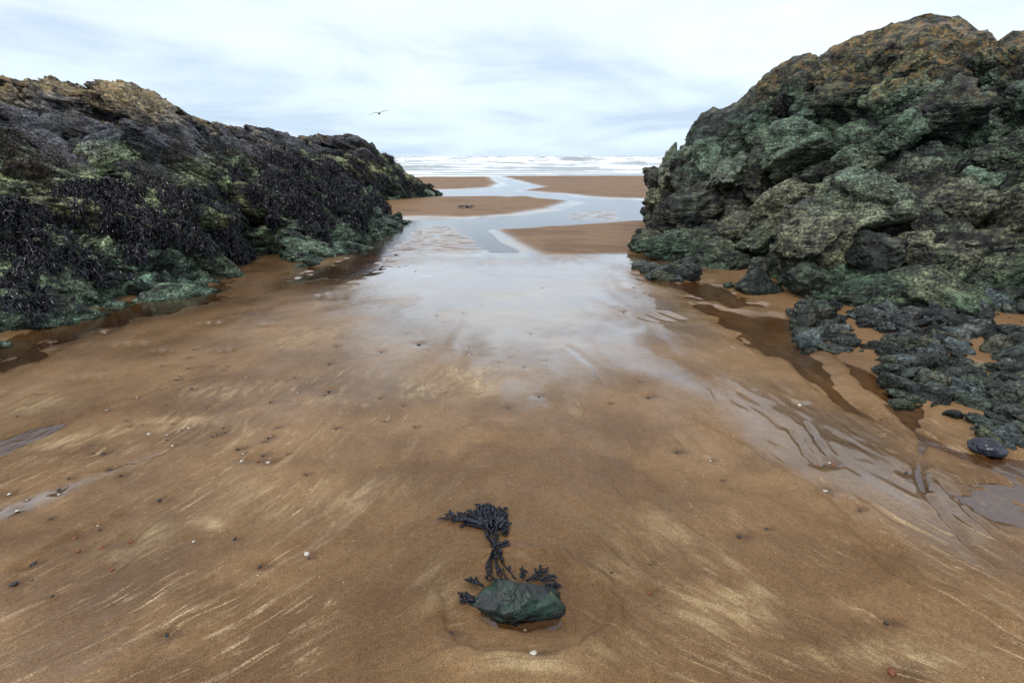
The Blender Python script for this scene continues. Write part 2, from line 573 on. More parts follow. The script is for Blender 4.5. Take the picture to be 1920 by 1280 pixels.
# ------------------------------------------------------------------ the beach
BANKS = [  # (outline read from the photograph, edge width m, height m)
    (gpoly([(790, 332), (925, 332), (944, 345), (930, 352), (880, 356), (800, 359), (700, 362), (650, 340)]), 1.3, 0.085),
    (gpoly([(930, 331), (1080, 329), (1300, 328), (1400, 345), (1320, 380), (1185, 374), (1130, 373), (1060, 366), (965, 358), (1008, 351), (970, 341)]), 1.2, 0.085),
    (gpoly([(640, 385), (735, 376), (830, 370), (1000, 369), (1078, 380), (1040, 394), (970, 404), (880, 410), (760, 411), (660, 420)]), 0.9, 0.10),
    (gpoly([(918, 432), (1000, 427), (1100, 421), (1185, 414), (1300, 420), (1290, 480), (1185, 481), (1010, 483), (962, 462)]), 0.55, 0.075),
]
RIPPLED = [gpoly([(765, 420), (870, 420), (905, 440), (940, 470), (935, 482), (880, 487), (720, 488), (695, 470)]),
           gpoly([(1032, 402), (1100, 394), (1175, 392), (1190, 415), (1100, 418), (1045, 412)])]
WETP = [  # wet film lying on the sand
    (gpoly([(600, 500), (700, 488), (1195, 486), (1215, 560), (1270, 620), (1250, 690), (1100, 740), (1000, 750), (880, 700), (760, 650), (690, 600), (620, 545)]), 1.1, 1.0),
    (gpoly([(1180, 640), (1300, 690), (1440, 755), (1510, 775), (1500, 830), (1520, 900), (1420, 850), (1300, 770), (1180, 720), (1050, 690)]), 0.35, 0.8),
    (gpoly([(1560, 870), (1640, 890), (1740, 940), (1830, 1040), (1900, 1120), (1800, 1080), (1700, 980), (1590, 920)]), 0.14, 0.85),
    (gpoly([(1290, 700), (1500, 700), (1700, 850), (1960, 960), (1960, 1150), (1760, 1080), (1560, 960), (1400, 880), (1300, 790)]), 0.35, 0.72),
    (gpoly([(380, 838), (300, 868), (180, 915), (90, 960), (-60, 1010), (-60, 975), (180, 895), (280, 855)]), 0.10, 0.9),
]
POOLS = [  # (outline, edge width, depth)
    (gpoly([(-60, 850), (0, 824), (60, 803), (125, 792), (122, 800), (85, 822), (0, 856), (-60, 880)]), 0.04, 0.030),
    (gpoly([(1300, 560), (1380, 592), (1440, 590), (1500, 600), (1520, 660), (1560, 690), (1500, 672), (1440, 662), (1395, 640), (1330, 590)]), 0.18, 0.035),
    (gpoly([(1480, 660), (1540, 690), (1575, 730), (1600, 760), (1660, 790), (1640, 795), (1585, 770), (1540, 735), (1500, 700)]), 0.06, 0.030),
    (gpoly([(1560, 665), (1640, 705), (1700, 745), (1735, 765), (1720, 812), (1690, 800), (1655, 750), (1600, 705)]), 0.07, 0.028),
    (gpoly([(1690, 806), (1725, 812), (1790, 838), (1850, 850), (1960, 865), (1960, 920), (1880, 895), (1800, 865), (1740, 838)]), 0.04, 0.024),
    (gpoly([(1722, 830), (1738, 835), (1728, 880), (1738, 930), (1728, 930), (1712, 890)]), 0.02, 0.022),
    (gpoly([(1790, 930), (1850, 905), (1960, 900), (1960, 1000), (1890, 985), (1830, 965)]), 0.06, 0.022),
    (gpoly([(-80, 670), (60, 615), (200, 570), (330, 550), (420, 530), (440, 540), (380, 572), (260, 598), (120, 640), (0, 705), (-80, 750)]), 0.26, 0.03),
    (gpoly([(560, 525), (620, 500), (700, 470), (720, 500), (650, 522)]), 0.35, 0.04),
    (gpoly([(1205, 515), (1270, 533), (1330, 530), (1420, 575), (1380, 580), (1290, 552), (1215, 528)]), 0.15, 0.03),
    (gpoly([(905, 1150), (960, 1158), (1050, 1150), (1062, 1172), (1040, 1186), (990, 1182), (930, 1172)]), 0.03, 0.03),
]
GROOVES = [  # (line, width m, depth m, lip m)
    ([(120, 797), (190, 768), (260, 748), (330, 727), (390, 712)], 0.014, 0.012, 0.006),
    ([(1295, 790), (1340, 815), (1400, 845), (1450, 880), (1490, 902)], 0.016, 0.012, 0.008),
    ([(1480, 812), (1500, 850), (1530, 880)], 0.014, 0.012, 0.006),
    ([(1505, 800), (1540, 850), (1575, 885)], 0.014, 0.012, 0.006),
    ([(1590, 1030), (1650, 1075), (1720, 1112), (1800, 1145), (1930, 1185)], 0.014, 0.014, 0.010),
    ([(1570, 940), (1600, 985), (1650, 1035), (1710, 1050)], 0.05, 0.016, 0.012),
    ([(1590, 740), (1660, 790), (1700, 830), (1725, 850)], 0.02, 0.012, 0.008),
    ([(1610, 735), (1690, 795), (1760, 835)], 0.016, 0.010, 0.008),
    ([(1625, 720), (1690, 770), (1730, 806)], 0.016, 0.010, 0.008),
    ([(1735, 930), (1770, 985), (1830, 1045), (1880, 1080)], 0.016, 0.016, 0.006),
    ([(1740, 880), (1800, 905), (1870, 960), (1930, 1010)], 0.016, 0.012, 0.008),
    ([(1755, 905), (1830, 985), (1930, 1060)], 0.018, 0.012, 0.008),
    ([(1780, 915), (1860, 910), (1940, 930)], 0.016, 0.014, 0.008),
    ([(1790, 945), (1860, 935), (1940, 960)], 0.016, 0.014, 0.008),
    ([(0, 1095), (60, 1062), (130, 1020), (190, 990), (260, 965)], 0.016, 0.010, 0.006),
    ([(0, 945), (120, 900), (230, 880), (330, 850)], 0.02, 0.006, 0.004),
    ([(780, 1180), (840, 1160), (880, 1185), (895, 1215)], 0.02, 0.010, 0.008),
    ([(1060, 650), (1110, 690), (1140, 730)], 0.03, 0.006, 0.004),
]
STONE_C = gp(968, 1160)
PALE = [(905, 712, 0.30, 0.26, 1.0), (790, 740, 0.22, 0.16, 0.8), (1380, 1130, 0.17, 0.10, 1.0), (1330, 1165, 0.2, 0.06, 0.7), (1600, 1225, 0.22, 0.05, 0.9), (1720, 1255, 0.16, 0.04, 1.0), (440, 735, 0.30, 0.14, 0.8),
        (150, 822, 0.34, 0.10, 0.9), (300, 805, 0.30, 0.09, 0.8), (60, 765, 0.25, 0.16, 0.6), (1000, 1235, 0.22, 0.06, 0.9), (1150, 1080, 0.10, 0.08, 0.5), (250, 1030, 0.14, 0.12, 0.5), (560, 640, 0.35, 0.3, 0.45),
        (985, 545, 0.5, 0.25, 0.5), (960, 590, 0.12, 0.5, 0.6), (600, 930, 0.5, 0.16, 0.45), (850, 1090, 0.10, 0.12, 0.5), (430, 985, 0.12, 0.04, 0.8), (1250, 1010, 0.2, 0.15, 0.45)]
Z4 = lambda L: [(x / 3, 600 + y / 3, *r) for x, y, *r in L]
Z6 = lambda L: [(x / 3, 960 + y / 3, *r) for x, y, *r in L]
Z7 = lambda L: [(1100 + x / 3, 860 + y / 3, *r) for x, y, *r in L]
Z5 = lambda L: [(560 + x * .3854, 480 + y * .3854, *r) for x, y, *r in L]
PEB_DARK = (Z4([(200, 413), (97, 537), (712, 571), (735, 597), (800, 590), (968, 583), (1020, 623), (935, 677), (580, 745, 1.7), (525, 747), (513, 705), (615, 831, 1.6),
                (390, 898), (330, 957, 1.5), (680, 876, 1.2), (900, 1018, 1.6), (285, 1122), (1085, 165), (1060, 210, 1.2), (910, 258), (1060, 272, 1.2), (1250, 283), (1275, 262),
                (1180, 260), (1010, 318), (992, 336, 1.2), (1075, 392, 1.2), (935, 480), (1162, 493), (1555, 345), (1655, 328), (1520, 463, 1.2), (1695, 378), (1850, 400, 2.0),
                (1825, 420, 1.2), (1890, 150, 1.4), (1850, 250, 1.4), (1255, 612, 1.2), (1195, 655, 1.2), (1218, 645), (1243, 638), (1265, 632), (1560, 613), (1510, 668, 1.2),
                (1340, 725, 1.5), (1480, 762, 1.4), (1620, 760), (1722, 877), (1320, 1238, 1.2), (1890, 612)])
            + Z6([(190, 300, 1.7), (75, 405, 2.0), (183, 386), (295, 477), (938, 692, 1.5), (1460, 305, 1.5), (1740, 267), (565, 107)])
            + Z7([(857, 440, 1.6), (1010, 402), (357, 596), (140, 636), (1688, 928, 1.4), (758, 128), (1535, 292), (1795, 85, 1.3)])
            + Z5([(668, 163), (308, 222), (398, 248), (670, 295), (885, 240), (800, 280), (522, 385), (585, 430, 2.0), (400, 467, 1.3), (830, 442), (1025, 497), (975, 521), (1095, 542),
                  (1170, 680, 1.2), (1018, 740), (710, 663), (508, 730), (395, 695), (415, 808), (565, 834), (180, 842), (1655, 614), (1700, 685, 1.6), (1840, 955, 1.3), (1580, 273, 1.6),
                  (1128, 380), (1185, 153), (1512, 716), (567, 73, 1.6)]) + [(845, 1183, 1.2)])
PEB_WHITE = (Z4([(587, 66, 1.7), (770, 441), (600, 505, 1.2), (940, 650), (970, 708), (1060, 610), (1385, 324), (1675, 412), (1522, 660), (1368, 762), (1358, 798, 1.3), (1507, 797, 1.6),
                 (835, 637, 1.2), (50, 975, 1.4), (155, 1017), (95, 1072, 1.6), (330, 983), (550, 1160)])
             + Z6([(1727, 238, 1.5), (1090, 176, 1.2)]) + Z7([(1342, 182, 1.5), (1365, 28, 1.3), (695, 20)])
             + Z5([(1195, 514), (945, 457), (325, 380), (708, 328), (620, 464), (725, 57, 1.2), (828, 480)]) + [(1499, 760, 1.3), (985, 1167, 1.0), (1000, 1231, 1.8)])
PEB_RED = (Z6([(425, 155, 1.4), (440, 222, 1.5), (572, 197, 1.6), (735, 157, 1.7), (633, 327, 1.6), (125, 318, 1.2)]) + Z7([(1720, 1190, 2.2), (1295, 45, 1.2), (1385, 35, 1.3), (352, 748, 1.3)])
           + Z4([(1453, 790, 1.4), (1480, 690, 1.1), (740, 1240, 1.5)]))
PEBBLES = [(*gp(p[0], p[1], 0.02)[:2], (p[2] if len(p) > 2 else 0.85)) for p in PEB_DARK + PEB_WHITE + PEB_RED]


def sand_height(x, y):
    far = ss(8.6, 9.8, y)
    h = 0.026 + 0.008 * fbm(x / 1.6, y / 2.2, seed=3, octv=3) + 0.0035 * fbm(x / 0.35, y / 0.5, seed=5, octv=3)
    h = h + 0.05 * ss(2.2, 3.6, x - 0.12 * (y - 3)) * (1 - ss(6, 9, y)) * ss(2.2, 3.2, y)
    h = h + 0.04 * ss(3.0, 5.0, -x) * (1 - ss(5, 8, y)) * 0.5
    hf = -0.030 + 0.004 * fbm(x / 1.5, y / 3.0, seed=9, octv=3)
    nb_ = fbm(x / 1.1, y / 2.2, seed=21, octv=3)
    for poly, ew, bh in BANKS:
        sdv = poly_sd(x, y, poly) + 0.25 * ew * nb_
        hf = hf + bh * ss(-0.6 * ew, 0.7 * ew, sdv) + 0.006 * ss(0, ew, sdv) * np.sin(y * 9 + 2.0 * nb_ + x * 1.5)
    for poly in RIPPLED:
        sdv = poly_sd(x, y, poly)
        m_ = ss(0.0, 0.5, sdv)
        xx, yy = x + 0.08 * vnoise(x / 0.5, y / 0.5, seed=31), y + 0.12 * vnoise(x / 0.4, y / 0.4, seed=32)
        rp = np.sin(yy * 2 * math.pi / 0.26 + 2.6 * vnoise(x / 0.9, y / 0.9, seed=33) + xx * 2.2) + 0.8 * vnoise(xx / 0.16, yy / 0.16, seed=34)
        hf = hf + m_ * (0.030 + 0.020 * rp)
    h = h * (1 - far) + hf * far
    # rippled film in the middle
    h = h + 0.0012 * vnoise(x / 0.18, y / 0.07, seed=40) * ss(6, 7.5, y) * (1 - far)
    n1_ = fbm(x / 0.22, y / 0.22, seed=51, octv=3)
    n2_ = 0.024 * ss(0.1, 0.9, fbm(x / 0.10, y / 0.22, seed=52, octv=3))
    for poly, ew, dep in POOLS:
        t = ss(-ew, ew, poly_sd(x, y, poly) + 0.45 * ew * n1_)
        h = h * (1 - t) + (-dep + n2_) * t
    gx, gy = x + 0.010 * vnoise(x / 0.10, y / 0.10, seed=60), y + 0.010 * vnoise(x / 0.10, y / 0.10, seed=61)
    for pts, wd, dep, lip in GROOVES:
        L = smooth_line(gpoly(pts), 5)
        d, sg, t = line_d(gx, gy, L)
        fade = ss(0, 0.12, t) * (1 - ss(0.85, 1, t))
        h = h - 1.5 * dep * fade * np.exp(-(d / wd) ** 2) + 1.4 * lip * fade * np.exp(-((d - 1.6 * wd) / (1.5 * wd)) ** 2) * np.where(sg > 0, 1, 0.3)
    # scour moat round the stone
    ex, ey = (x - STONE_C[0] - 0.01) / 0.30, (y - STONE_C[1] - 0.06) / 0.235
    r = np.sqrt(ex * ex + ey * ey) * (1 + 0.10 * vnoise(x / 0.14, y / 0.14, seed=70) + 0.05 * vnoise(x / 0.05, y / 0.05, seed=71))
    h = h * (1 - 0.62 * (1 - ss(0.84, 1.0, r))) + 0.017 * np.exp(-((r - 1.10) / 0.10) ** 2) - 0.007 * np.exp(-((r - 0.95) / 0.04) ** 2)
    # small current ripples in the foreground
    q, al = flow_coords(x, y)
    rm = ss(0.8, 1.5, y) * (1 - ss(2.8, 4.2, y))
    h = h + 0.0050 * rm * (1 - 0.7 * ss(0.7, 1.3, x) * ss(2.0, 2.6, y)) * fbm(al / 0.30, q / 0.045, seed=80, octv=2)
    if len(x) > 1000:
        for a, b, k in PEBBLES:      # scour pit round each pebble and its tail of sand
            m_ = (np.abs(x - a) < 0.25) & (np.abs(y - b) < 0.3)
            u, v = x[m_] - a, y[m_] - b
            q_ = 0.016 * k
            h[m_] += -0.007 * k * np.exp(-(u * u + v * v) / (1.8 * q_) ** 2) + 0.004 * k * np.exp(-((u - 0.25 * v) / q_) ** 2) * ss(0, 2 * q_, v) * np.exp(-np.maximum(v, 0) / (6 * q_))
    for px, py, a, b in ((420, 661, 0.12, 0.07), (170, 713, 0.13, 0.08), (250, 651, 0.20, 0.09), (400, 611, 0.14, 0.08), (520, 613, 0.14, 0.08), (312, 664, 0.12, 0.07), (627, 559, 0.20, 0.16), (1240, 598, 0.25, 0.16)):
        c = gp(px, py)
        m_ = (np.abs(x - c[0]) < 0.6) & (np.abs(y - c[1]) < 0.5)
        u, v = (x[m_] - c[0]) / a, (y[m_] - c[1]) / b
        h[m_] += np.exp(-(u * u + v * v) ** 2) * (-0.008 + 0.006 * np.sin(u * 9 + 3 * v))
    # beyond the tide line
    h = h - ss(44, 52, y) * 0.3 - np.clip((y - 52) * 0.02, 0, 4)
    return h


def flow_coords(x, y):
    ax = np.sqrt(x * x + 0.12) + 0.05 * vnoise(x / 0.9, y / 0.9, seed=90) + 0.022 * vnoise(x / 0.22, y / 0.22, seed=91)
    q = ax + 0.07 * y - 0.62 * np.exp(-(np.maximum(y, 0.3) - 1.4) / 0.7)
    return q, y + 0.15 * vnoise(x / 0.6, y / 0.6, seed=92)


def sand_attrs(x, y):
    far = ss(8.6, 9.8, y)
    wet = 0.30 + 0.38 * ss(2.2, 6.0, y) + 0.20 * fbm(x / 0.8, y / 1.4, seed=101, octv=3)
    nw_ = fbm(x / 0.5, y / 0.9, seed=102, octv=3)
    nst = fbm((x + 0.25 * nw_) / 0.16, y / 1.5, seed=104, octv=3)
    for poly, ew, k in WETP:
        wet = np.maximum(wet, k * ss(-ew, ew, poly_sd(x, y, poly) + 0.18 * ew * nw_ + 0.15 * ew * nst))
    dry = np.zeros_like(x)
    for poly, ew, bh in BANKS:
        dry = np.maximum(dry, ss(0.05 * ew, 0.7 * ew, poly_sd(x, y, poly)))
    wet = wet * (1 - far) + far * 0.85
    wet = wet * (1 - dry)
    rightdry = ss(2.45, 2.9, x - 0.05 * (y - 3)) * (1 - ss(8, 10, y)) * ss(2.6, 3.2, y)
    dry = np.maximum(dry, 0.75 * rightdry)
    wet = wet * (1 - 0.8 * rightdry)
    stk = ss(5.6, 3.6, y) * (0.15 + 0.85 * ss(0.42, 0.62, 0.5 + 0.5 * fbm(x / 0.9, y / 1.2, seed=111, octv=3)))
    stk = stk * 0.9
    stk = np.maximum(stk, 1.0 * (1 - ss(1.5, 2.3, y)))
    stk = stk * (0.12 + 0.88 * ss(0.25, 0.75, np.abs(x + 0.1)))
    c = gp(870, 715)
    stk = np.maximum(stk, 1.6 * np.exp(-(((x - c[0]) / 0.42) ** 2 + ((y - c[1]) / 0.30) ** 2)))
    c = gp(1380, 1140)
    stk = np.maximum(stk, 1.5 * np.exp(-(((x - c[0]) / 0.22) ** 2 + ((y - c[1]) / 0.13) ** 2)))
    stk = stk * (1 - 0.7 * ss(0.5, 0.9, wet))
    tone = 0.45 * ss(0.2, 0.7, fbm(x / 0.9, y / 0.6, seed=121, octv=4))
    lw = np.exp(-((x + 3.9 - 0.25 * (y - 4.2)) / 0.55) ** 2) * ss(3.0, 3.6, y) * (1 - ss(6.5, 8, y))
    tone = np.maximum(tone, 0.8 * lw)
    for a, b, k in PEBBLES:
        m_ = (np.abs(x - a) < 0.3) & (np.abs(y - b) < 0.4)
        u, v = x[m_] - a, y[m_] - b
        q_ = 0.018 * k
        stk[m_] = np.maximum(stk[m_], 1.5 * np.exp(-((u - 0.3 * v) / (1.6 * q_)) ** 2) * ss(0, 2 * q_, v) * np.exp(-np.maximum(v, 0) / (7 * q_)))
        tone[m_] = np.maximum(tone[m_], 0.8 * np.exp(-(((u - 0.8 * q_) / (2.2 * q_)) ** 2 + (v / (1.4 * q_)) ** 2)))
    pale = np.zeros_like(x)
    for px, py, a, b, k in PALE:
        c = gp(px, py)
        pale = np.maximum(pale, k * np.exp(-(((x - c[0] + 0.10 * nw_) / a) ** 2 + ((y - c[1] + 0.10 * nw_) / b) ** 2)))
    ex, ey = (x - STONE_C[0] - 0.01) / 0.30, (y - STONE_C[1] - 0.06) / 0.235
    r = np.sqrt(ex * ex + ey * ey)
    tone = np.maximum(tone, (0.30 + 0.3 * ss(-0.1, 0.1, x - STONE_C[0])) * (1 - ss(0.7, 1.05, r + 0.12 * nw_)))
    return wet, dry, np.clip(stk, 0, 1.6), tone, pale


def build_sand():
    rows = np.concatenate([np.array([-30, -14, -7, -3.5, -1.8, -0.8, -0.2, 0.25, 0.5]),
                           0.7 * (50 / 0.7) ** (np.arange(0, 641) / 640.0), np.array([54, 60, 75, 110, 200, 500, 1500, 4000])])
    nin = 600
    s = np.linspace(-1, 1, nin)
    ext = 1 + 0.004 * (1.32 ** np.arange(1, 17) - 1) / 0.32 * 1.4
    s = np.concatenate([-ext[::-1], s, ext])
    hw = np.where(rows > 0.7, 1.25 + 1.12 * rows, 2.03 + 0.4 * (0.7 - rows))
    X = s[None, :] * hw[:, None]
    # the outermost columns run far out
    far_c = np.abs(s) > 1
    X = X + np.sign(s)[None, :] * np.where(far_c, ((np.abs(s) - 1) / (ext[-1] - 1)) ** 2, 0)[None, :] * (60 + 2.0 * np.abs(rows))[:, None]
    Y = np.repeat(rows[:, None], len(s), 1)
    x, y = X.ravel(), Y.ravel()
    z = sand_height(x, y)
    wet, dry, stk, tone, pale = sand_attrs(x, y)
    q, al = flow_coords(x, y)
    V = np.stack([x, y, z], 1)
    o = make_mesh('sand_beach', V, grid_faces(len(rows), len(s))[:, ::-1], SAND,
                  attrs={'wet': wet, 'dry': dry, 'streak': stk, 'tone': tone, 'pale': pale, 'flow': np.stack([al, q, 0.6 * x], 1)})
    tag(o, 'brown wet sand of the beach with darker channels', kind='structure')
    return o


build_sand()

# shallow water lying in the channels and pools
xs = np.linspace(-1, 1, 24); ys = 1.2 * (46 / 1.2) ** (np.arange(40) / 39)
WX = xs[None, :] * (4 + 1.0 * ys)[:, None]; WY = np.repeat(ys[:, None], 24, 1)
o = make_mesh('water', np.stack([WX.ravel(), WY.ravel(), np.zeros(WX.size)], 1), grid_faces(40, 24)[:, ::-1], WATER)
tag(o, 'shallow clear water lying in the channels of the sand', kind='structure')


def build_sea():
    rows = 43.0 * (6000 / 43.0) ** ((np.arange(300) / 299.0) ** 1.5)
    s = np.linspace(-1, 1, 320)
    X = s[None, :] * (18 + 1.0 * rows)[:, None]; Y = np.repeat(rows[:, None], len(s), 1)
    x, y = X.ravel(), Y.ravel()
    amp = 0.05 * ss(44, 48, y) + 0.28 * ss(52, 75, y) + 0.5 * ss(80, 160, y)
    L = 9 + 12 * ss(60, 200, y)
    ph = y / L * 2 * math.pi + 2.4 * vnoise(x / 26, y / 30, seed=201) + 1.0 * vnoise(x / 8, y / 9, seed=202)
    cr_ = (0.5 + 0.5 * np.sin(ph)) ** 2.4
    br = 0.45 + 0.55 * ss(-0.4, 0.5, fbm(x / 16, y / 9, seed=203, octv=3))
    z = 0.02 + amp * cr_ * br + 0.10 * amp * fbm(x / 1.6, y / 1.2, seed=204, octv=3)
    foam = 0.50 + 0.42 * fbm(x / 7, y / 3.0, seed=205, octv=4) + 0.25 * cr_
    foam = foam - 0.55 * ss(0.25, 0.8, fbm(x / 20, y / 6, seed=207, octv=3)) * (cr_ > 0.25)
    foam = foam * ss(47, 54, y) + 0.30 * (1 - ss(47, 54, y))
    edge = 45.0 + 0.7 * vnoise(x / 6, x * 0, seed=206)
    foam = foam + 0.8 * np.exp(-((y - edge) / 0.8) ** 2)
    foam = foam - 0.25 * ss(300, 900, y)
    z = z - 0.06 * (1 - ss(43.2, 44.6, y))
    o = make_mesh('sea', np.stack([x, y, z], 1), grid_faces(len(rows), len(s))[:, ::-1], SEA, attrs={'foam': foam})
    tag(o, 'rough sea with white breaking surf along the horizon', kind='structure')


build_sea()


# ------------------------------------------------------------------ rock outcrops
def cr_interp(P, t):
    """Catmull-Rom through P (n,...) at parameters t in 0..n-1"""
    n = len(P)
    i = np.clip(np.floor(t).astype(int), 0, n - 2)
    f = (t - i).reshape((-1,) + (1,) * (P.ndim - 1))
    p1, p2 = P[i], P[i + 1]
    p0 = np.where((i > 0).reshape(f.shape), P[np.maximum(i - 1, 0)], 2 * p1 - p2)
    p3 = np.where((i < n - 2).reshape(f.shape), P[np.minimum(i + 2, n - 1)], 2 * p2 - p1)
    return 0.5 * (2 * p1 + (p2 - p0) * f + (2 * p0 - 5 * p1 + 4 * p2 - p3) * f ** 2 + (3 * p1 - p0 - 3 * p2 + p3) * f ** 3)


def resample(P, n):
    d = np.linalg.norm(np.diff(P, axis=0), axis=2).mean(1)
    c = np.concatenate([[0], np.cumsum(d)])
    return np.interp(np.linspace(0, c[-1], n), c, np.arange(len(P)))


def loft(rails, nu, nv):
    """rails (nrail, ncol, 3) -> P (nu, nv, 3), v parameter 0..nrail-1"""
    A = np.asarray(rails, float)
    B = cr_interp(A.transpose(1, 0, 2), resample(A.transpose(1, 0, 2), nu))
    C = B.transpose(1, 0, 2)
    tv = resample(C, nv)
    return cr_interp(C, tv).transpose(1, 0, 2), tv


def frame(e1, n):
    e1 = np.array(e1, float); e1 /= np.linalg.norm(e1)
    n = np.array(n, float); n -= e1 * n.dot(e1); n /= np.linalg.norm(n)
    return np.stack([e1, np.cross(n, e1), n])


def grid_normals(G):
    du = np.gradient(G, axis=0); dv = np.gradient(G, axis=1)
    n = np.cross(du, dv)
    return n / (np.linalg.norm(n, axis=2, keepdims=True) + 1e-9)


def displace(P, nrm, fr, big, mid, small, seed, A):
    """fractured-rock displacement of the bedrock between the blocks"""
    wv = np.stack([fbm(P[:, 0] / 0.7, P[:, 1] / 0.7, P[:, 2] / 0.7, seed=seed + 60 + k, octv=3) for k in range(3)], 1)
    Q = (P + 0.16 * wv) @ fr.T
    F1, F2, ID, OFF = worley(Q / np.array(big), seed)
    d = A[0] * (ss(0, 0.42, F2 - F1) - 0.75) + A[1] * (idr(ID, 1) - 0.5)
    d = d + A[2] * ((idr(ID, 2) - 0.5) * OFF[:, 0] + 2.2 * (idr(ID, 3) - 0.5) * OFF[:, 1])
    f1, f2, id2, off2 = worley(Q / np.array(mid), seed + 11)
    d = d + A[3] * (ss(0, 0.30, f2 - f1) - 0.7) + A[4] * (idr(id2, 1) - 0.5)
    d = d + A[5] * (1.6 * (idr(id2, 2) - 0.5) * off2[:, 0] + 2.4 * (idr(id2, 3) - 0.5) * off2[:, 1])
    g1, g2, id3, off3 = worley(Q / np.array(small), seed + 23)
    d = d + A[6] * (ss(0, 0.3, g2 - g1) - 0.6 + 1.2 * (idr(id3, 1) - 0.5) + 2.0 * (idr(id3, 2) - 0.5) * off3[:, 1])
    d = d + A[7] * fbm(P[:, 0] / 0.07, P[:, 1] / 0.07, P[:, 2] / 0.07, seed=seed + 41, octv=2)
    return P + nrm * d[:, None]


def ico(n):
    bm = bmesh.new()
    bmesh.ops.create_icosphere(bm, subdivisions=n, radius=1)
    V = np.array([v.co[:] for v in bm.verts]); Fc = np.array([[v.index for v in f.verts] for f in bm.faces])
    bm.free()
    return V / np.linalg.norm(V, axis=1, keepdims=True), Fc


ICO5, ICO4, ICO3, ICO2 = ico(6), ico(5), ico(4), ico(3)


def rock_shape(seed, kind='block', level=ICO4, detail=1.0):
    """a broken block: a polyhedron with chipped edges, cut by joints, rough in some places and clean in others; unit size"""
    D, Fc = level
    r_ = np.random.default_rng(seed)
    k = {'block': 13, 'slab': 11, 'round': 26}[kind]
    n = r_.normal(size=(k, 3)); n /= np.linalg.norm(n, axis=1, keepdims=True)
    d = r_.uniform(0.60, 1.0, k)
    if kind == 'slab':
        n[0] = (0.1, 0.05, 1); d[0] = 0.75; n[1] = (0.25, 1, 0.15); d[1] = 0.7; n[2] = (0.05, -1, 0.2); d[2] = 0.8; n[3] = (0, 0.1, -1)
        n /= np.linalg.norm(n, axis=1, keepdims=True)
    pw = {'block': 30, 'slab': 24, 'round': 9}[kind]
    r = (np.maximum(0, D @ n.T / d) ** pw).sum(1) ** (-1 / pw)
    r = np.minimum(r, 1.35)
    V = D * r[:, None]
    W = V + r_.uniform(-50, 50, 3)
    wv = np.stack([fbm(W[:, 0] * 1.6, W[:, 1] * 1.6, W[:, 2] * 1.6, seed=seed + q, octv=3) for q in range(3)], 1)
    sc = {'block': (1.5, 1.9, 1.9), 'slab': (1.0, 3.4, 3.0), 'round': (1.8, 2.2, 2.2)}[kind]
    Q = (W + 0.10 * wv) * np.array(sc)
    rough = ss(-0.2, 0.5, fbm(W[:, 0] * 1.1, W[:, 1] * 1.1, W[:, 2] * 1.1, seed=seed + 31, octv=2))
    f1, f2, i1, o1 = worley(Q, seed + 5)
    dr = 0.15 * (ss(0, 0.09, f2 - f1) - 1) + 0.20 * (idr(i1, 1) - 0.5) + 0.16 * ((idr(i1, 2) - 0.5) * o1[:, 0] + (idr(i1, 3) - 0.5) * o1[:, 1] * 2 + (idr(i1, 4) - 0.5) * o1[:, 2] * 2)
    f1, f2, i2, o2 = worley(Q * 2.6 + 3, seed + 8)
    dr = dr + (0.3 + 0.7 * rough) * (0.05 * (ss(0, 0.12, f2 - f1) - 1) + 0.08 * (idr(i2, 1) - 0.5) + 0.09 * ((idr(i2, 2) - 0.5) * o2[:, 1] * 2 + (idr(i2, 3) - 0.5) * o2[:, 2] * 2))
    f1, f2, i3, o3 = worley(Q * 6.1 + 7, seed + 15)
    dr = dr + rough * (0.016 * (ss(0, 0.25, f2 - f1) - 1) + 0.026 * (idr(i3, 1) - 0.5) + 0.03 * (idr(i3, 2) - 0.5) * o3[:, 1] * 2)
    dr = dr + 0.04 * fbm(W[:, 0] * 2.2, W[:, 1] * 2.2, W[:, 2] * 2.2, seed=seed + 9, octv=3)
    dr = dr + 0.008 * fbm(W[:, 0] * 14, W[:, 1] * 14, W[:, 2] * 14, seed=seed + 10, octv=2)
    if kind == 'slab':
        dr = dr + 0.025 * (1 - 2 * np.abs(fbm(W[:, 0] * 1.5, W[:, 1] * 11, W[:, 2] * 9, seed=seed + 12, octv=2)))
    if kind == 'round':
        dr = dr * 0.6
    return V * (1 + detail * dr)[:, None], Fc


PROTO = {}


def proto(kind, i, mat, level=ICO4):
    key = (kind, i, mat.name, len(level[0]))
    if key not in PROTO:
        V, Fc = rock_shape(1000 + 37 * i + {'block': 0, 'slab': 400, 'round': 900}[kind], kind, level)
        o = make_mesh('boulder', V, Fc, mat)
        me = o.data
        bpy.data.objects.remove(o)
        PROTO[key] = (me, V)
    return PROTO[key]


def vnormals(V, Fc):
    fn = np.cross(V[Fc[:, 1]] - V[Fc[:, 0]], V[Fc[:, 2]] - V[Fc[:, 0]])
    n = np.zeros_like(V)
    for k in range(3): np.add.at(n, Fc[:, k], fn)
    return n / (np.linalg.norm(n, axis=1, keepdims=True) + 1e-12)


def put_boulder(name, parent, base, me, c, rot, sc):
    o = bpy.data.objects.new(name, me)
    COL.objects.link(o)
    M4 = Matrix([[rot[j][i] * sc[j] for j in range(3)] + [c[i] - base[i]] for i in range(3)] + [[0, 0, 0, 1]])
    o.matrix_local = M4
    o.parent = parent
    return o


def jitter_frame(fr, r_, a):
    e1 = fr[0] + r_.normal(size=3) * a; n = fr[2] + r_.normal(size=3) * a
    return frame(e1, n)


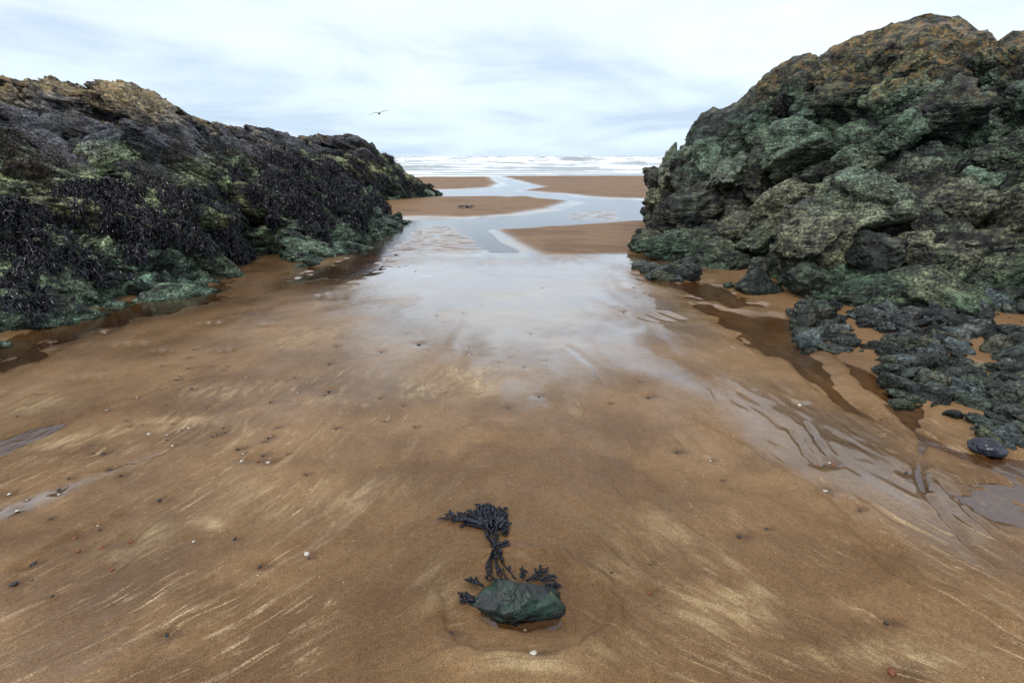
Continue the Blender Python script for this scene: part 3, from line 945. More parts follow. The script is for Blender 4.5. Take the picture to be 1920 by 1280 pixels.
def outcrop(name, rails, nu, nv, fr, kinds, sizes, aspect, seed, mat, label, ridge, flip=1, inset=0.12, zmin=-0.3, A=None, count=280, jit=0.25, calm=False):
    """bedrock sheet with broken blocks set into it. Returns what the seaweed needs."""
    r_ = np.random.default_rng(seed)
    G, tv = loft(rails, nu, nv)
    n0 = grid_normals(G) * flip
    P = G.reshape(-1, 3); nn = n0.reshape(-1, 3)
    hv0 = np.repeat((tv / ridge)[None, :], nu, 0).ravel()
    P0 = P - nn * (inset + (0.10 * ss(0.75, 0.95, hv0) if calm else 0 * hv0))[:, None]
    D = displace(P0, nn, fr, *A[0], seed, A[1])
    if calm:
        D = P0 + (D - P0) * (1 - 0.60 * ss(0.70, 0.92, hv0))[:, None]
    Fq = grid_faces(nu, nv)
    if flip < 0: Fq = Fq[:, ::-1]
    Fq = Fq[D[Fq, 2].max(1) > zmin]
    base = np.array([P[:, 0].mean(), P[:, 1].mean(), 0.0])
    root = tag(empty(name, base), label, 'rock')
    used, loc = np.unique(Fq, return_inverse=True)
    make_mesh('bedrock', D[used] - base, loc.reshape(Fq.shape), mat, root)
    # blocks: larger ones first, never too close to each other
    hvv = np.repeat((tv / ridge)[None, :], nu, 0).ravel()
    ok = np.where((hvv < 1.12) & (P[:, 2] > -0.12))[0]
    # area weight
    ar = np.linalg.norm(np.cross(np.gradient(G, axis=0), np.gradient(G, axis=1)), axis=2).ravel()[ok]
    ar /= ar.sum()
    C = np.zeros((0, 3)); RR = np.zeros(0); items = []
    tries = r_.choice(ok, size=14000, p=ar)
    lv = len(sizes); big_n = 0
    for q, t in enumerate(tries):
        if len(items) >= count: break
        lo, hi = sizes[min(lv - 1, q * lv // 5000)]
        s_ = r_.uniform(lo, hi) * (1 - 0.40 * float(ss(0.72, 0.95, hvv[t])))
        uf = (t // nv) / nu if flip > 0 else 1 - (t // nv) / nu
        s_ *= 1 - 0.5 * float(ss(0.80, 0.95, uf))
        p = P[t]
        if len(C):
            dd = np.linalg.norm(C - p, axis=1)
            if (dd < (0.62 if s_ > 0.3 else 0.46) * (RR + s_)).any(): continue
        C = np.vstack([C, p]); RR = np.append(RR, s_)
        items.append((t, s_))
    pts, nrms, outs = [], [], []
    top_z = G[:, :, 2].max(1)
    wn_ = max(2, nu // 40)
    top_z = np.array([top_z[max(0, i - wn_):i + wn_ + 1].min() for i in range(nu)])
    for t, s_ in items:
        kind = kinds[r_.integers(len(kinds))]
        i = int(r_.integers(7))
        me, V = proto(kind, i, mat)
        f_ = jitter_frame(fr, r_, jit)
        if r_.random() < 0.5: f_ = np.stack([-f_[0], -f_[1], f_[2]])
        sc = np.array(aspect) * s_ * r_.uniform(0.8, 1.2, 3)
        rd = float(ss(0.70, 0.95, hvv[t]))
        ext = ((V * sc) @ f_ @ nn[t]).max()
        stick = (1 - rd) * s_ * r_.uniform(0.16, 0.46) + rd * r_.uniform(0.0, 0.12)
        c = P[t] - nn[t] * (ext - stick)
        over = ((V * sc) @ f_)[:, 2].max() + c[2] - (top_z[t // nv] + r_.uniform(0.03, 0.13))
        if over > 0: c = c - np.array([0, 0, over])
        put_boulder('boulder', root, base, me, c, f_, sc)
        ids = r_.integers(0, len(V), NW)
        N_ = PNORM.setdefault(me.name, vnormals(V, ICO4[1]))
        pts.append((V[ids] * sc) @ f_ + c)
        q_ = (N_[ids] / sc) @ f_
        nrms.append(q_ / (np.linalg.norm(q_, axis=1, keepdims=True) + 1e-9))
        up_ = (pts[-1] - P[t]) @ nn[t]
        outs.append(nn[t][None] * (up_ > -0.02)[:, None])
    return root, base, np.concatenate(pts), np.concatenate(nrms), np.concatenate(outs), D, nn, hvv


PNORM = {}
NW = 2400


def mk_rails(cols, prof, back):
    rails = []
    for f, lift in prof:
        rails.append([np.array(b) * (1 - f) + np.array(r) * f + np.array(o_) * lift for b, r, o_ in cols])
    for f, drop in back:
        rr = []
        for b, r, o_ in cols:
            d = np.array(r) - np.array(b); d[2] = 0
            L = np.linalg.norm(d) + 1e-6
            p = np.array(r) + d / L * f * (0.3 + min(1.0, r[2] / 2))
            p[2] = r[2] - drop * (r[2] + 0.3)
            rr.append(p)
        rails.append(rr)
    return np.array(rails)


def sunk(p, z=-0.18):
    q = np.array(p, float); q[2] = z
    return q


# --- materials of the rocks
ROCK_L = mat_rock('rock_left', 2.45, [
    (0.00, (0.0048, 0.0107, 0.0077), (0.1719, 0.2766, 0.1944)),
    (0.18, (0.0053, 0.0107, 0.0075), (0.2243, 0.3214, 0.2092)),
    (0.34, (0.0164, 0.0223, 0.0089), (0.5383, 0.6130, 0.3289)),
    (0.54, (0.0134, 0.0185, 0.0089), (0.5383, 0.6130, 0.3439)),
    (0.64, (0.0030, 0.0032, 0.0048), (0.1271, 0.1315, 0.1719)),
    (0.80, (0.0036, 0.0036, 0.0053), (0.1645, 0.1645, 0.2019)),
    (0.92, (0.0089, 0.0071, 0.0045), (0.4036, 0.3214, 0.2019)),
], (0.78, (0.46, 0.30, 0.11), (0.66, 0.60, 0.50), 0.85), (R(20), R(-35), R(35)))
ROCK_R = mat_rock('rock_right', 3.2, [
    (0.00, (0.0024, 0.0054, 0.0030), (0.0948, 0.1605, 0.0942)),
    (0.14, (0.0034, 0.0050, 0.0030), (0.1801, 0.1946, 0.1167)),
    (0.30, (0.0037, 0.0047, 0.0034), (0.2559, 0.2626, 0.1751)),
    (0.48, (0.0024, 0.0047, 0.0034), (0.1422, 0.2092, 0.1437)),
    (0.70, (0.0024, 0.0047, 0.0034), (0.1232, 0.1849, 0.1257)),
    (0.95, (0.0050, 0.0058, 0.0027), (0.1991, 0.1994, 0.0989)),
], (0.70, (0.36, 0.21, 0.055), (0.46, 0.43, 0.32), 0.45), (R(-15), R(20), R(-25)))
ROCK_LOW = mat_rock('rock_low', 0.4, [
    (0.00, (0.005, 0.009, 0.006), (0.050, 0.072, 0.046)),
    (0.50, (0.006, 0.009, 0.008), (0.080, 0.098, 0.085)),
    (1.00, (0.007, 0.010, 0.012), (0.115, 0.130, 0.135)),
], None, (R(-15), R(20), R(-25)))

ROCK_BLUE = mat_rock('rock_blue_grey', 0.4, [
    (0.00, (0.006, 0.010, 0.010), (0.070, 0.092, 0.090)),
    (0.50, (0.008, 0.011, 0.014), (0.120, 0.145, 0.155)),
    (1.00, (0.010, 0.013, 0.018), (0.170, 0.190, 0.210)),
], None, (R(-15), R(20), R(-25)))
ROCK_OLIVE = mat_rock('rock_olive', 0.4, [
    (0.00, (0.008, 0.012, 0.006), (0.075, 0.085, 0.045)),
    (0.50, (0.010, 0.012, 0.008), (0.130, 0.130, 0.085)),
    (1.00, (0.012, 0.012, 0.010), (0.180, 0.165, 0.120)),
], None, (R(-15), R(20), R(-25)))

# --- left headland
OUT_L = np.array([0.55, -0.45, 0.6])
cl = [
    ((-5.6, 1.6, -0.18), (-8.6, 4.2, 2.20), OUT_L),
    (sunk(gp(-140, 715)), at(-260, 168, 6.9), OUT_L),
    (sunk(gp(0, 645)), at(-60, 160, 7.9), OUT_L),
    (sunk(gp(130, 602)), at(70, 154, 8.7), OUT_L),
    (sunk(gp(255, 575)), at(205, 160, 9.3), OUT_L),
    (sunk(gp(370, 560)), at(285, 168, 9.9), OUT_L),
    (sunk(gp(440, 522)), at(325, 196, 10.4), OUT_L),
    (sunk(gp(495, 478)), at(395, 226, 11.1), OUT_L),
    (sunk(gp(560, 505)), at(455, 242, 11.9), OUT_L),
    (sunk(gp(640, 483)), at(540, 248, 12.9), OUT_L),
    (sunk(gp(705, 462)), at(605, 292, 13.4), OUT_L * 0.8),
    (sunk(gp(742, 440)), at(665, 340, 13.7), OUT_L * 0.6),
    (sunk(gp(758, 426)), at(730, 394, 13.7), OUT_L * 0.3),
    (sunk(gp(756, 416)), sunk(gp(754, 418), -0.1), OUT_L * 0.0),
]
rl = mk_rails(cl, [(0, 0), (0.12, 0.05), (0.33, 0.14), (0.60, 0.16), (0.85, 0.12), (1.0, 0.0)], [(0.7, 0.08), (1.8, 0.5), (2.6, 1.0)])
FR_L = frame((0.77, 0.60, -0.50), (0.55, -0.45, 0.65))
BED_L = (((1.05, 0.46, 0.7), (0.40, 0.15, 0.3), (0.14, 0.06, 0.1)), (0.16, 0.14, 0.10, 0.07, 0.08, 0.05, 0.020, 0.006))
LEFT = outcrop('rock_headland', rl, 400, 210, FR_L, ['slab', 'slab', 'block'], [(0.45, 0.65), (0.28, 0.45), (0.16, 0.28)], (1.25, 0.60, 0.62), 301, ROCK_L,
               'large dark rock headland on the left draped in black seaweed with pale lichen on top', 5.0, A=BED_L, count=290)

# --- farther headland behind it
cf = [
    (sunk(gp(560, 396)), at(520, 266, 18.0), OUT_L),
    (sunk(gp(650, 388)), at(590, 257, 19.0), OUT_L),
    (sunk(gp(700, 382)), at(640, 257, 20.0), OUT_L),
    (sunk(gp(735, 379)), at(668, 253, 20.6), OUT_L),
    (sunk(gp(765, 377)), at(692, 270, 21.3), OUT_L),
    (sunk(gp(790, 373)), at(735, 300, 22.2), OUT_L * 0.8),
    (sunk(gp(812, 368)), at(780, 336, 23.0), OUT_L * 0.5),
    (sunk(gp(826, 364)), at(810, 353, 23.6), OUT_L * 0.3),
    (sunk(gp(829, 361)), sunk(gp(827, 361), -0.1), OUT_L * 0),
]
rf = mk_rails(cf, [(0, 0), (0.15, 0.1), (0.5, 0.2), (0.85, 0.15), (1.0, 0.0)], [(1.0, 0.1), (2.6, 0.6), (3.6, 1.0)])
FARL = outcrop('rock_headland', rf, 200, 120, FR_L, ['slab', 'block'], [(0.5, 0.8), (0.3, 0.5)], (1.3, 0.65, 0.65), 401, ROCK_L,
               'smaller mossy rock headland farther off behind the left one, its nose sloping to the channel', 4.0, A=BED_L, count=200)

# --- right headland
OUT_R = np.array([-0.55, -0.45, 0.6])
crr = [
    (sunk(gp(1278, 360)), sunk(gp(1282, 362), -0.1), OUT_R * 0),
    (sunk(gp(1264, 390)), at(1250, 354, 13.2), OUT_R * 0.3),
    (sunk(gp(1262, 434)), at(1276, 316, 12.9), OUT_R * 0.7),
    (sunk(gp(1268, 482)), at(1302, 282, 12.4), OUT_R),
    (sunk(gp(1311, 502)), at(1330, 240, 11.6), OUT_R),
    (sunk(gp(1314, 500)), at(1404, 210, 11.0), OUT_R),
    (sunk(gp(1359, 478)), at(1484, 142, 10.5), OUT_R),
    (sunk(gp(1419, 505)), at(1536, 144, 10.1), OUT_R),
    (sunk(gp(1484, 515)), at(1610, 102, 9.7), OUT_R),
    (sunk(gp(1539, 555)), at(1720, 72, 9.3), OUT_R),
    (sunk(gp(1624, 585)), at(1792, 87, 9.0), OUT_R),
    (sunk(gp(1744, 585)), at(1852, 120, 8.8), OUT_R),
    (sunk(gp(1874, 560)), at(1925, 98, 8.2), OUT_R),
    (sunk(gp(2024, 575)), at(2110, 84, 7.6), OUT_R),
    (sunk(gp(2314, 640)), at(2500, 54, 6.6), OUT_R),
]
rr_ = mk_rails(crr, [(0, 0), (0.07, 0.08), (0.22, -0.10), (0.42, -0.38), (0.66, -0.30), (0.88, 0.0), (1.0, 0.0)], [(0.6, 0.06), (1.7, 0.5), (2.6, 1.0)])
FR_R = frame((0.85, -0.25, 0.28), (-0.5, -0.5, 0.7))
BED_R = (((0.95, 0.62, 0.7), (0.36, 0.22, 0.3), (0.13, 0.085, 0.1)), (0.16, 0.16, 0.12, 0.08, 0.09, 0.06, 0.022, 0.007))
RIGHT = outcrop('rock_headland', rr_, 380, 240, FR_R, ['block', 'block', 'block', 'round'], [(0.30, 0.50), (0.20, 0.34), (0.12, 0.22)], (1.08, 0.78, 0.76), 501, ROCK_R,
                'tall rugged green rock headland on the right with orange lichen along its crest', 6.0, flip=-1, A=BED_R, count=295, jit=0.45, calm=True)

# ------------------------------------------------------------------ seaweed hanging on the rocks
WEED_BLACK = mat_weed('black_wrack', (0.004, 0.004, 0.006), (0.020, 0.022, 0.032), 0.27)
WEED_BROWN = mat_weed('brown_wrack', (0.010, 0.007, 0.004), (0.060, 0.042, 0.018), 0.45)


def unit(a):
    return a / (np.linalg.norm(a, axis=1, keepdims=True) + 1e-9)


def weed_mesh(parent, base, P, N, mat, length, width, per, seed, hang=1.0, spread=0.6):
    r_ = np.random.default_rng(seed)
    P = np.repeat(P, per, 0) + r_.normal(size=(len(P) * per, 3)) * 0.025; N = np.repeat(N, per, 0)
    n = len(P)
    L = r_.uniform(length[0], length[1], n)[:, None]; W = (r_.uniform(width[0], width[1], n) / 2)[:, None]
    down = np.array([0, 0, -1.0])
    dt = down - N * (N @ down)[:, None]
    cl_ = np.repeat(r_.normal(size=(n // per, 3)), per, 0) * spread
    d0 = unit(0.55 * N + hang * 0.7 * dt + 0.8 * cl_ + 0.7 * spread * r_.normal(size=(n, 3)))
    d1 = unit(0.10 * N + hang * down + 0.5 * cl_ + spread * 0.6 * r_.normal(size=(n, 3)))
    sd_ = unit(np.cross(d0, N) + 0.5 * r_.normal(size=(n, 3)))
    p0 = P + N * 0.004; p1 = p0 + d0 * L * 0.5
    ta = p1 + unit(d1 + 0.42 * sd_) * L * 0.55; tb = p1 + unit(d1 - 0.42 * sd_) * L * r_.uniform(0.4, 0.6, n)[:, None]
    cv = N * W * 0.6
    V = np.stack([p0 - sd_ * W * .5, p0 + sd_ * W * .5, p1 + sd_ * W + cv, p1, p1 - sd_ * W + cv,
                  ta + sd_ * W * .45, ta - sd_ * W * .45, tb + sd_ * W * .45, tb - sd_ * W * .45], 1).reshape(-1, 3)
    k = np.arange(n)[:, None] * 9
    F3 = np.concatenate([k + [0, 1, 3], k + [1, 2, 3], k + [0, 3, 4], k + [3, 2, 5], k + [3, 5, 6], k + [4, 3, 7], k + [4, 7, 8]])
    tone = np.repeat(np.clip(0.7 * np.repeat(r_.random(n // per), per) ** 1.6 + 0.5 * r_.random(n) ** 3, 0, 1), 9)
    o = make_mesh('seaweed', V - base, F3, mat, parent, attrs={'tone': tone})
    tag(o, kind='stuff')
    return o


def pick(O, dens, most, seed):
    root, base, P, N, OUT, D, nn, hv = O
    r_ = np.random.default_rng(seed)
    k = (N * OUT).sum(1) > 0.30
    k &= (P[:, 2] > 0.06) & (r_.random(len(P)) < dens(P))
    i = np.where(k)[0]
    if len(i) > most: i = r_.choice(i, most, replace=False)
    return P[i], N[i]


def dens_black(P):
    h = P[:, 2] / 2.45 + 0.11 * fbm(P[:, 0] / 0.8, P[:, 1] / 0.8, P[:, 2] / 0.8, seed=611, octv=3)
    b = ss(0.10, 0.16, h) * (1 - ss(0.40, 0.47, h))
    b2 = ss(0.25, 0.32, h) * (1 - ss(0.52, 0.66, h)) * ss(9.5, 10.5, P[:, 1]) * 0.8
    g = fbm(P[:, 0] / 0.45, P[:, 1] / 0.45, P[:, 2] / 0.35, seed=615, octv=3)
    return np.clip(np.maximum(b, b2) * ss(-0.95, -0.6, g) + 0.5 * ss(0.35, 0.5, h) * (1 - ss(0.6, 0.66, h)) * ss(0.25, 0.5, g), 0, 1)


def dens_brown(P):
    h = P[:, 2] / 2.45 + 0.12 * fbm(P[:, 0] / 0.9, P[:, 1] / 0.9, P[:, 2] / 0.9, seed=621, octv=3)
    g = fbm(P[:, 0] / 0.5, P[:, 1] / 0.5, P[:, 2] / 0.4, seed=625, octv=3)
    a = ss(0.52, 0.58, h) * (1 - ss(0.66, 0.74, h)) * ss(-0.5, 0.0, g)
    b = ss(0.36, 0.42, h) * (1 - ss(0.55, 0.6, h)) * ss(0.0, 0.4, g)
    return np.maximum(a, b)


def dens_right(P):
    g = fbm(P[:, 0] / 0.7, P[:, 1] / 0.7, P[:, 2] / 0.5, seed=635, octv=3)
    h = P[:, 2]
    return ss(0.2, 0.4, h) * (1 - ss(1.0, 1.3, h)) * ss(0.15, 0.5, g)


for O, sd0, mb, mr in ((LEFT, 71, 15000, 13000), (FARL, 81, 3000, 3000)):
    P_, N_ = pick(O, dens_black, mb, sd0)
    weed_mesh(O[0], O[1], P_, N_, WEED_BLACK, (0.06, 0.16), (0.012, 0.024), 6, sd0 + 1, 1.1, 0.45)
    P_, N_ = pick(O, dens_brown, mr, sd0 + 2)
    weed_mesh(O[0], O[1], P_, N_, WEED_BROWN, (0.03, 0.075), (0.008, 0.016), 2, sd0 + 3, 0.6, 0.8)
P_, N_ = pick(RIGHT, dens_right, 5000, 91)
weed_mesh(RIGHT[0], RIGHT[1], P_, N_, WEED_BLACK, (0.05, 0.11), (0.010, 0.020), 2, 92, 0.9, 0.6)

# ------------------------------------------------------------------ loose rocks and low ledges on the right
ZX = np.linspace(-4, 6, 501); ZY = np.linspace(1, 11, 501)
ZG = sand_height(*[a.ravel() for a in np.meshgrid(ZX, ZY)]).reshape(501, 501)


def zs(x, y):
    """height of the sand at a point"""
    if -4 < x < 6 and 1 < y < 11:
        fx, fy = (x + 4) / 0.02, (y - 1) / 0.02
        i, j = int(fx), int(fy); fx -= i; fy -= j
        return float((ZG[j, i] * (1 - fx) + ZG[j, i + 1] * fx) * (1 - fy) + (ZG[j + 1, i] * (1 - fx) + ZG[j + 1, i + 1] * fx) * fy)
    return float(sand_height(np.array([x]), np.array([y]))[0])


def single_rock(name, px, py, size, label, seed, kind='block', mat=None, rot=0.0, sink=0.3, cat='rock', group=None):
    p = gp(px, py)
    V, Fc = rock_shape(seed, kind, ICO3)
    V = V * np.array(size)
    c_, s_ = math.cos(rot), math.sin(rot)
    V = np.stack([V[:, 0] * c_ - V[:, 1] * s_, V[:, 0] * s_ + V[:, 1] * c_, V[:, 2] + size[2] * (1 - 2 * sink) * 0.8], 1)
    o = make_mesh(name, V, Fc, mat or ROCK_LOW, loc=(p[0], p[1], zs(p[0], p[1])))
    return tag(o, label, cat, group)


def ledge(label, outline, sizes, count, seed, mat=None, hgt=0.75, kinds=('block', 'slab', 'block')):
    poly = gpoly(outline)
    r_ = np.random.default_rng(seed)
    c = poly.mean(0)
    base = np.array([c[0], c[1], 0.0])
    root = tag(empty('rock_ledge', base), label, 'rock')
    lo, hi = poly.min(0), poly.max(0)
    cand = r_.uniform(lo, hi, (4000, 2)); csd = _poly_sd(cand[:, 0], cand[:, 1], poly)
    C = np.zeros((0, 2)); RR = np.zeros(0); n = 0
    for t in range(4000):
        if n >= count: break
        s_ = sizes[1] + (sizes[0] - sizes[1]) * min(1, t / 900) * r_.uniform(0.5, 1)
        p = cand[t]
        if csd[t] < 0.25 * s_: continue
        if len(C) and (np.linalg.norm(C - p, axis=1) < 0.80 * (RR + s_)).any(): continue
        C = np.vstack([C, p]); RR = np.append(RR, s_); n += 1
        k = kinds[r_.integers(len(kinds))]
        mt_ = (mat or [ROCK_LOW, ROCK_LOW, ROCK_OLIVE, ROCK_BLUE])[int(r_.integers(len(mat or [0] * 4)))]
        me, V = proto(k, int(r_.integers(5)), mt_, ICO3)
        f_ = jitter_frame(frame((0.75, -0.6, 0.05), (0.0, -0.1, 1)), r_, 0.28)
        if r_.random() < 0.5: f_ = np.stack([-f_[0], -f_[1], f_[2]])
        sc = np.array([1.25, 0.85, hgt]) * s_ * r_.uniform((0.7, 0.7, 0.6), (1.35, 1.35, 1.7))
        put_boulder('stone', root, base, me, (p[0], p[1], zs(p[0], p[1]) + 0.10 * s_), f_, sc)
    return root


ledge('low dark green ledge at the end of the brown pool, nearest the channel', [(1485, 605), (1515, 575), (1560, 588), (1598, 640), (1592, 668), (1500, 660)], (0.02, 0.10), 46, 711)
ledge('blue grey heap of rounded stones at the foot of the right headland', [(1585, 600), (1700, 570), (1800, 575), (1860, 610), (1830, 655), (1720, 648), (1620, 630)], (0.02, 0.10), 120, 712, [ROCK_BLUE, ROCK_BLUE, ROCK_LOW], kinds=('round', 'block', 'block'))
ledge('low olive ledge in the sand below the blue grey stones', [(1640, 665), (1695, 640), (1770, 650), (1810, 685), (1780, 712), (1700, 705), (1650, 720)], (0.018, 0.08), 70, 713)
ledge('long dark ledge running down toward the lower right corner of the rocks', [(1665, 715), (1740, 690), (1820, 705), (1895, 765), (1885, 790), (1790, 772), (1690, 765)], (0.016, 0.08), 90, 714)
ledge('weedy dark rocks at the right edge beside the white puddle', [(1820, 795), (1900, 782), (1960, 800), (1960, 850), (1880, 850), (1835, 838)], (0.014, 0.06), 50, 715)
ledge('flat ledge at the right edge with sand on its top', [(1835, 665), (1930, 640), (2000, 650), (2000, 700), (1890, 702)], (0.04, 0.12), 34, 716)
ledge('small isolated ledge at the right edge under the flat one', [(1858, 712), (1935, 705), (1990, 715), (1980, 745), (1870, 742)], (0.03, 0.085), 34, 717)
ledge('tumbled grey stones on the upper right sand near the frame edge', [(1800, 560), (1960, 545), (2020, 580), (1990, 612), (1850, 600)], (0.04, 0.14), 50, 718)
ledge('broken green rocks at the left foot of the right headland', [(1200, 500), (1255, 512), (1300, 500), (1290, 530), (1250, 528), (1210, 520)], (0.05, 0.13), 26, 719)
single_rock('boulder', 1408, 548, (0.26, 0.18, 0.17), 'flat topped mossy boulder standing alone in the sand inlet', 731, rot=0.2)
single_rock('boulder', 1420, 520, (0.20, 0.16, 0.16), 'green boulder just behind the flat topped mossy one', 732, rot=-0.3)
single_rock('rock', 1366, 541, (0.08, 0.06, 0.06), 'small dark rock touching the left side of the mossy boulder', 733, 'round')
single_rock('rock', 1488, 551, (0.06, 0.045, 0.05), 'small pointed rock alone on pale sand by the big round boulder', 734)
single_rock('boulder', 1850, 850, (0.10, 0.075, 0.065), 'glossy blue black stone lying in the white puddle', 735, 'round', mat_plain('wet_black_stone', (0.006, 0.008, 0.014), (0.025, 0.032, 0.05), 20, 0.22), rot=-0.3)
single_rock('rock', 1632, 662, (0.06, 0.04, 0.03), 'small flat rock on sand between two ledges', 736, 'slab')
single_rock('rock', 1790, 792, (0.05, 0.04, 0.025), 'small weedy rock below the long dark ledge', 737)
single_rock('rock', 1255, 518, (0.12, 0.10, 0.09), 'pointed dark rock at the water edge below the right headland', 738)
single_rock('boulder', 1580, 560, (0.34, 0.28, 0.26), 'big rounded boulder with bright green algae at the headland foot', 739, 'round', ROCK_R)
single_rock('boulder', 1440, 470, (0.34, 0.26, 0.24), 'pale grey boulder set back above the sand inlet', 740, 'block', ROCK_R)
rub = np.random.default_rng(99)
area = gpoly([(1500, 640), (1600, 600), (1760, 570), (1960, 560), (1960, 860), (1830, 850), (1700, 770), (1600, 690)])
lo_, hi_ = area.min(0), area.max(0)
nrub = 0
while nrub < 90:
    q = rub.uniform(lo_, hi_)
    if _poly_sd(q[:1], q[1:], area)[0] < 0: continue
    s_ = 0.008 + 0.028 * rub.random() ** 2
    me, V = proto(['block', 'round', 'slab'][int(rub.integers(3))], int(rub.integers(4)), [ROCK_LOW, ROCK_BLUE, ROCK_OLIVE][int(rub.integers(3))], ICO2)
    o = bpy.data.objects.new('stone', me); COL.objects.link(o)
    o.location = (q[0], q[1], zs(q[0], q[1]) + 0.2 * s_)
    o.scale = tuple(s_ * rub.uniform((0.9, 0.8, 0.5), (1.5, 1.1, 0.9))); o.rotation_euler = (0, 0, rub.uniform(0, 6.28))
    tag(o, 'small loose stone on the orange sand between the low ledges', 'stone', 'loose stones between the ledges')
    nrub += 1
# far pinnacle
pn = at(1258, 322, 17.5)
V, Fc = rock_shape(771, 'block', ICO3)
V = V * np.array([0.28, 0.3, 1.0])
o = make_mesh('rock_stack', V, Fc, ROCK_R, loc=(pn[0], 17.5, 0.85))
tag(o, 'dark upright rock pinnacle standing beyond the left end of the right headland', 'rock')
V, Fc = rock_shape(772, 'block', ICO3)
make_mesh('footing', V * np.array([0.6, 0.6, 0.55]), Fc, ROCK_R, o, loc=(0.15, 0, -0.75))

# ------------------------------------------------------------------ the green stone with its seaweed
def mat_stone():
    M = NT('green_stone')
    co = M.n('ShaderNodeTexCoord').outputs['Object']
    n = M.noise(co, 14, 6, 0.65, 0.5)
    f = M.noise(co, 90, 4, 0.65)
    c = M.mix(M.sstep(n, 0.32, 0.68), (0.003, 0.008, 0.007), (0.020, 0.052, 0.036))
    o_ = M.sstep(M.noise(M.mapping(co, loc=(2.3, 1.1, 0.4)), 20, 4, 0.6, 0.3), 0.64, 0.70)
    c = M.mix(M.math('MULTIPLY', o_, 0.8), c, (0.20, 0.11, 0.035))
    d_ = M.sstep(M.noise(M.mapping(co, loc=(7.3, 4.1, 0.4)), 9, 5, 0.6, 0.6), 0.46, 0.54)
    c = M.mix(M.math('MULTIPLY', d_, 0.85), c, (0.005, 0.007, 0.008))  # dark blotches painted in for the stone's missing shadow side
    c = M.mix(0.7, c, M.mix(f, (0.35, 0.35, 0.35), (1.7, 1.7, 1.7)), 'MULTIPLY')
    bp = M.bump(M.math('ADD', n, M.math('MULTIPLY', f, 0.4)), 0.8, 0.012)
    return M.finish(M.bsdf(c, M.fmix(f, 0.18, 0.42), bp, IOR=1.5).outputs[0])


def hero_stone():
    D, Fc = ICO4
    pl = [((-0.42, -0.45, 0.80), 0.052), ((0.34, -0.10, 0.94), 0.082), ((0.22, -0.97, 0.12), 0.062), ((-0.35, -0.92, -0.05), 0.075), ((0.05, 0.75, 0.66), 0.065),
          ((-0.75, 0.45, 0.50), 0.105), ((0.95, -0.1, 0.25), 0.172), ((0.75, 0.3, 0.6), 0.128), ((0, 0, -1), 0.05), ((-1, -0.1, -0.1), 0.20), ((0.1, 1, -0.1), 0.08), ((0.45, -0.62, 0.64), 0.088), ((-0.15, -0.6, 0.8), 0.064)]
    n = np.array([p[0] for p in pl], float); n /= np.linalg.norm(n, axis=1, keepdims=True); d = np.array([p[1] for p in pl])
    r = (np.maximum(0, D @ n.T / d) ** 40).sum(1) ** (-1 / 40)
    V = D * r[:, None]
    Q = V * 14 + 40
    wv = np.stack([fbm(Q[:, 0], Q[:, 1], Q[:, 2], seed=80 + q, octv=3) for q in range(3)], 1)
    f1, f2, i1, o1 = worley((V + 0.01 * wv) / np.array([0.075, 0.05, 0.05]) + 9, 881)
    dr = 0.013 * (idr(i1, 1) - 0.5) + 0.018 * ((idr(i1, 2) - 0.5) * o1[:, 0] + (idr(i1, 3) - 0.5) * o1[:, 2]) + 0.004 * (ss(0, 0.2, f2 - f1) - 1)
    dr = dr + 0.005 * fbm(Q[:, 0] * 2, Q[:, 1] * 2, Q[:, 2] * 2, seed=90, octv=4)
    V = V + D * dr[:, None]
    o = make_mesh('stone', V, Fc, mat_stone(), loc=(STONE_C[0], STONE_C[1] + 0.05, zs(STONE_C[0], STONE_C[1]) + 0.03))
    o.rotation_euler = (0, R(4), R(-6))
    return tag(o, 'angular dark green stone in a scoured hollow in the foreground sand', 'stone')


hero_stone()
HW = mat_weed('hero_wrack', (0.002, 0.003, 0.006), (0.010, 0.013, 0.024), 0.30)


class Ribbon:
    def __init__(s): s.V, s.F, s.T = [], [], []

    def strip(s, pts, ws, tone, th=0.0022, up=(0, 0, 1)):
        pts = np.array(pts, float); n = len(pts); b = len(s.V)
        up = np.array(up, float)
        for i in range(n):
            t = pts[min(i + 1, n - 1)] - pts[max(i - 1, 0)]
            sd_ = np.cross(t, up); sd_ /= np.linalg.norm(sd_) + 1e-9
            nn_ = np.cross(sd_, t); nn_ /= np.linalg.norm(nn_) + 1e-9
            for a, c in ((-1, -.3), (0, 1), (1, -.3), (0, -1)):
                s.V.append(pts[i] + sd_ * a * ws[i] / 2 + nn_ * c * th); s.T.append(tone)
        for i in range(n - 1):
            for k in range(4):
                q = b + 4 * i
                s.F.append((q + k, q + (k + 1) % 4, q + 4 + (k + 1) % 4, q + 4 + k))
        s.F.append((b, b + 3, b + 2, b + 1)); q = b + 4 * (n - 1); s.F.append((q, q + 1, q + 2, q + 3))

    def ball(s, c, r, tone):
        V, Fc = BALL
        b = len(s.V)
        for v in V: s.V.append(c + v * r); s.T.append(tone)
        for f in Fc: s.F.append((b + f[0], b + f[1], b + f[2], b + f[2]))

    def build(s, name, parent, base):
        V = np.array(s.V) - base
        me = bpy.data.meshes.new(name)
        me.from_pydata([tuple(v) for v in V], [], [tuple(dict.fromkeys(f)) for f in s.F])
        a = me.attributes.new('tone', 'FLOAT', 'POINT'); a.data.foreach_set('value', np.array(s.T, np.float32))
        me.polygons.foreach_set('use_smooth', np.ones(len(me.polygons), bool))
        me.materials.append(HW)
        o = bpy.data.objects.new(name, me); COL.objects.link(o); o.parent = parent
        return o


BALL = ico(2)


def gz(px, py, lift):
    p = gp(px, py, 0.02)
    p[2] = zs(p[0], p[1]) + lift
    return p


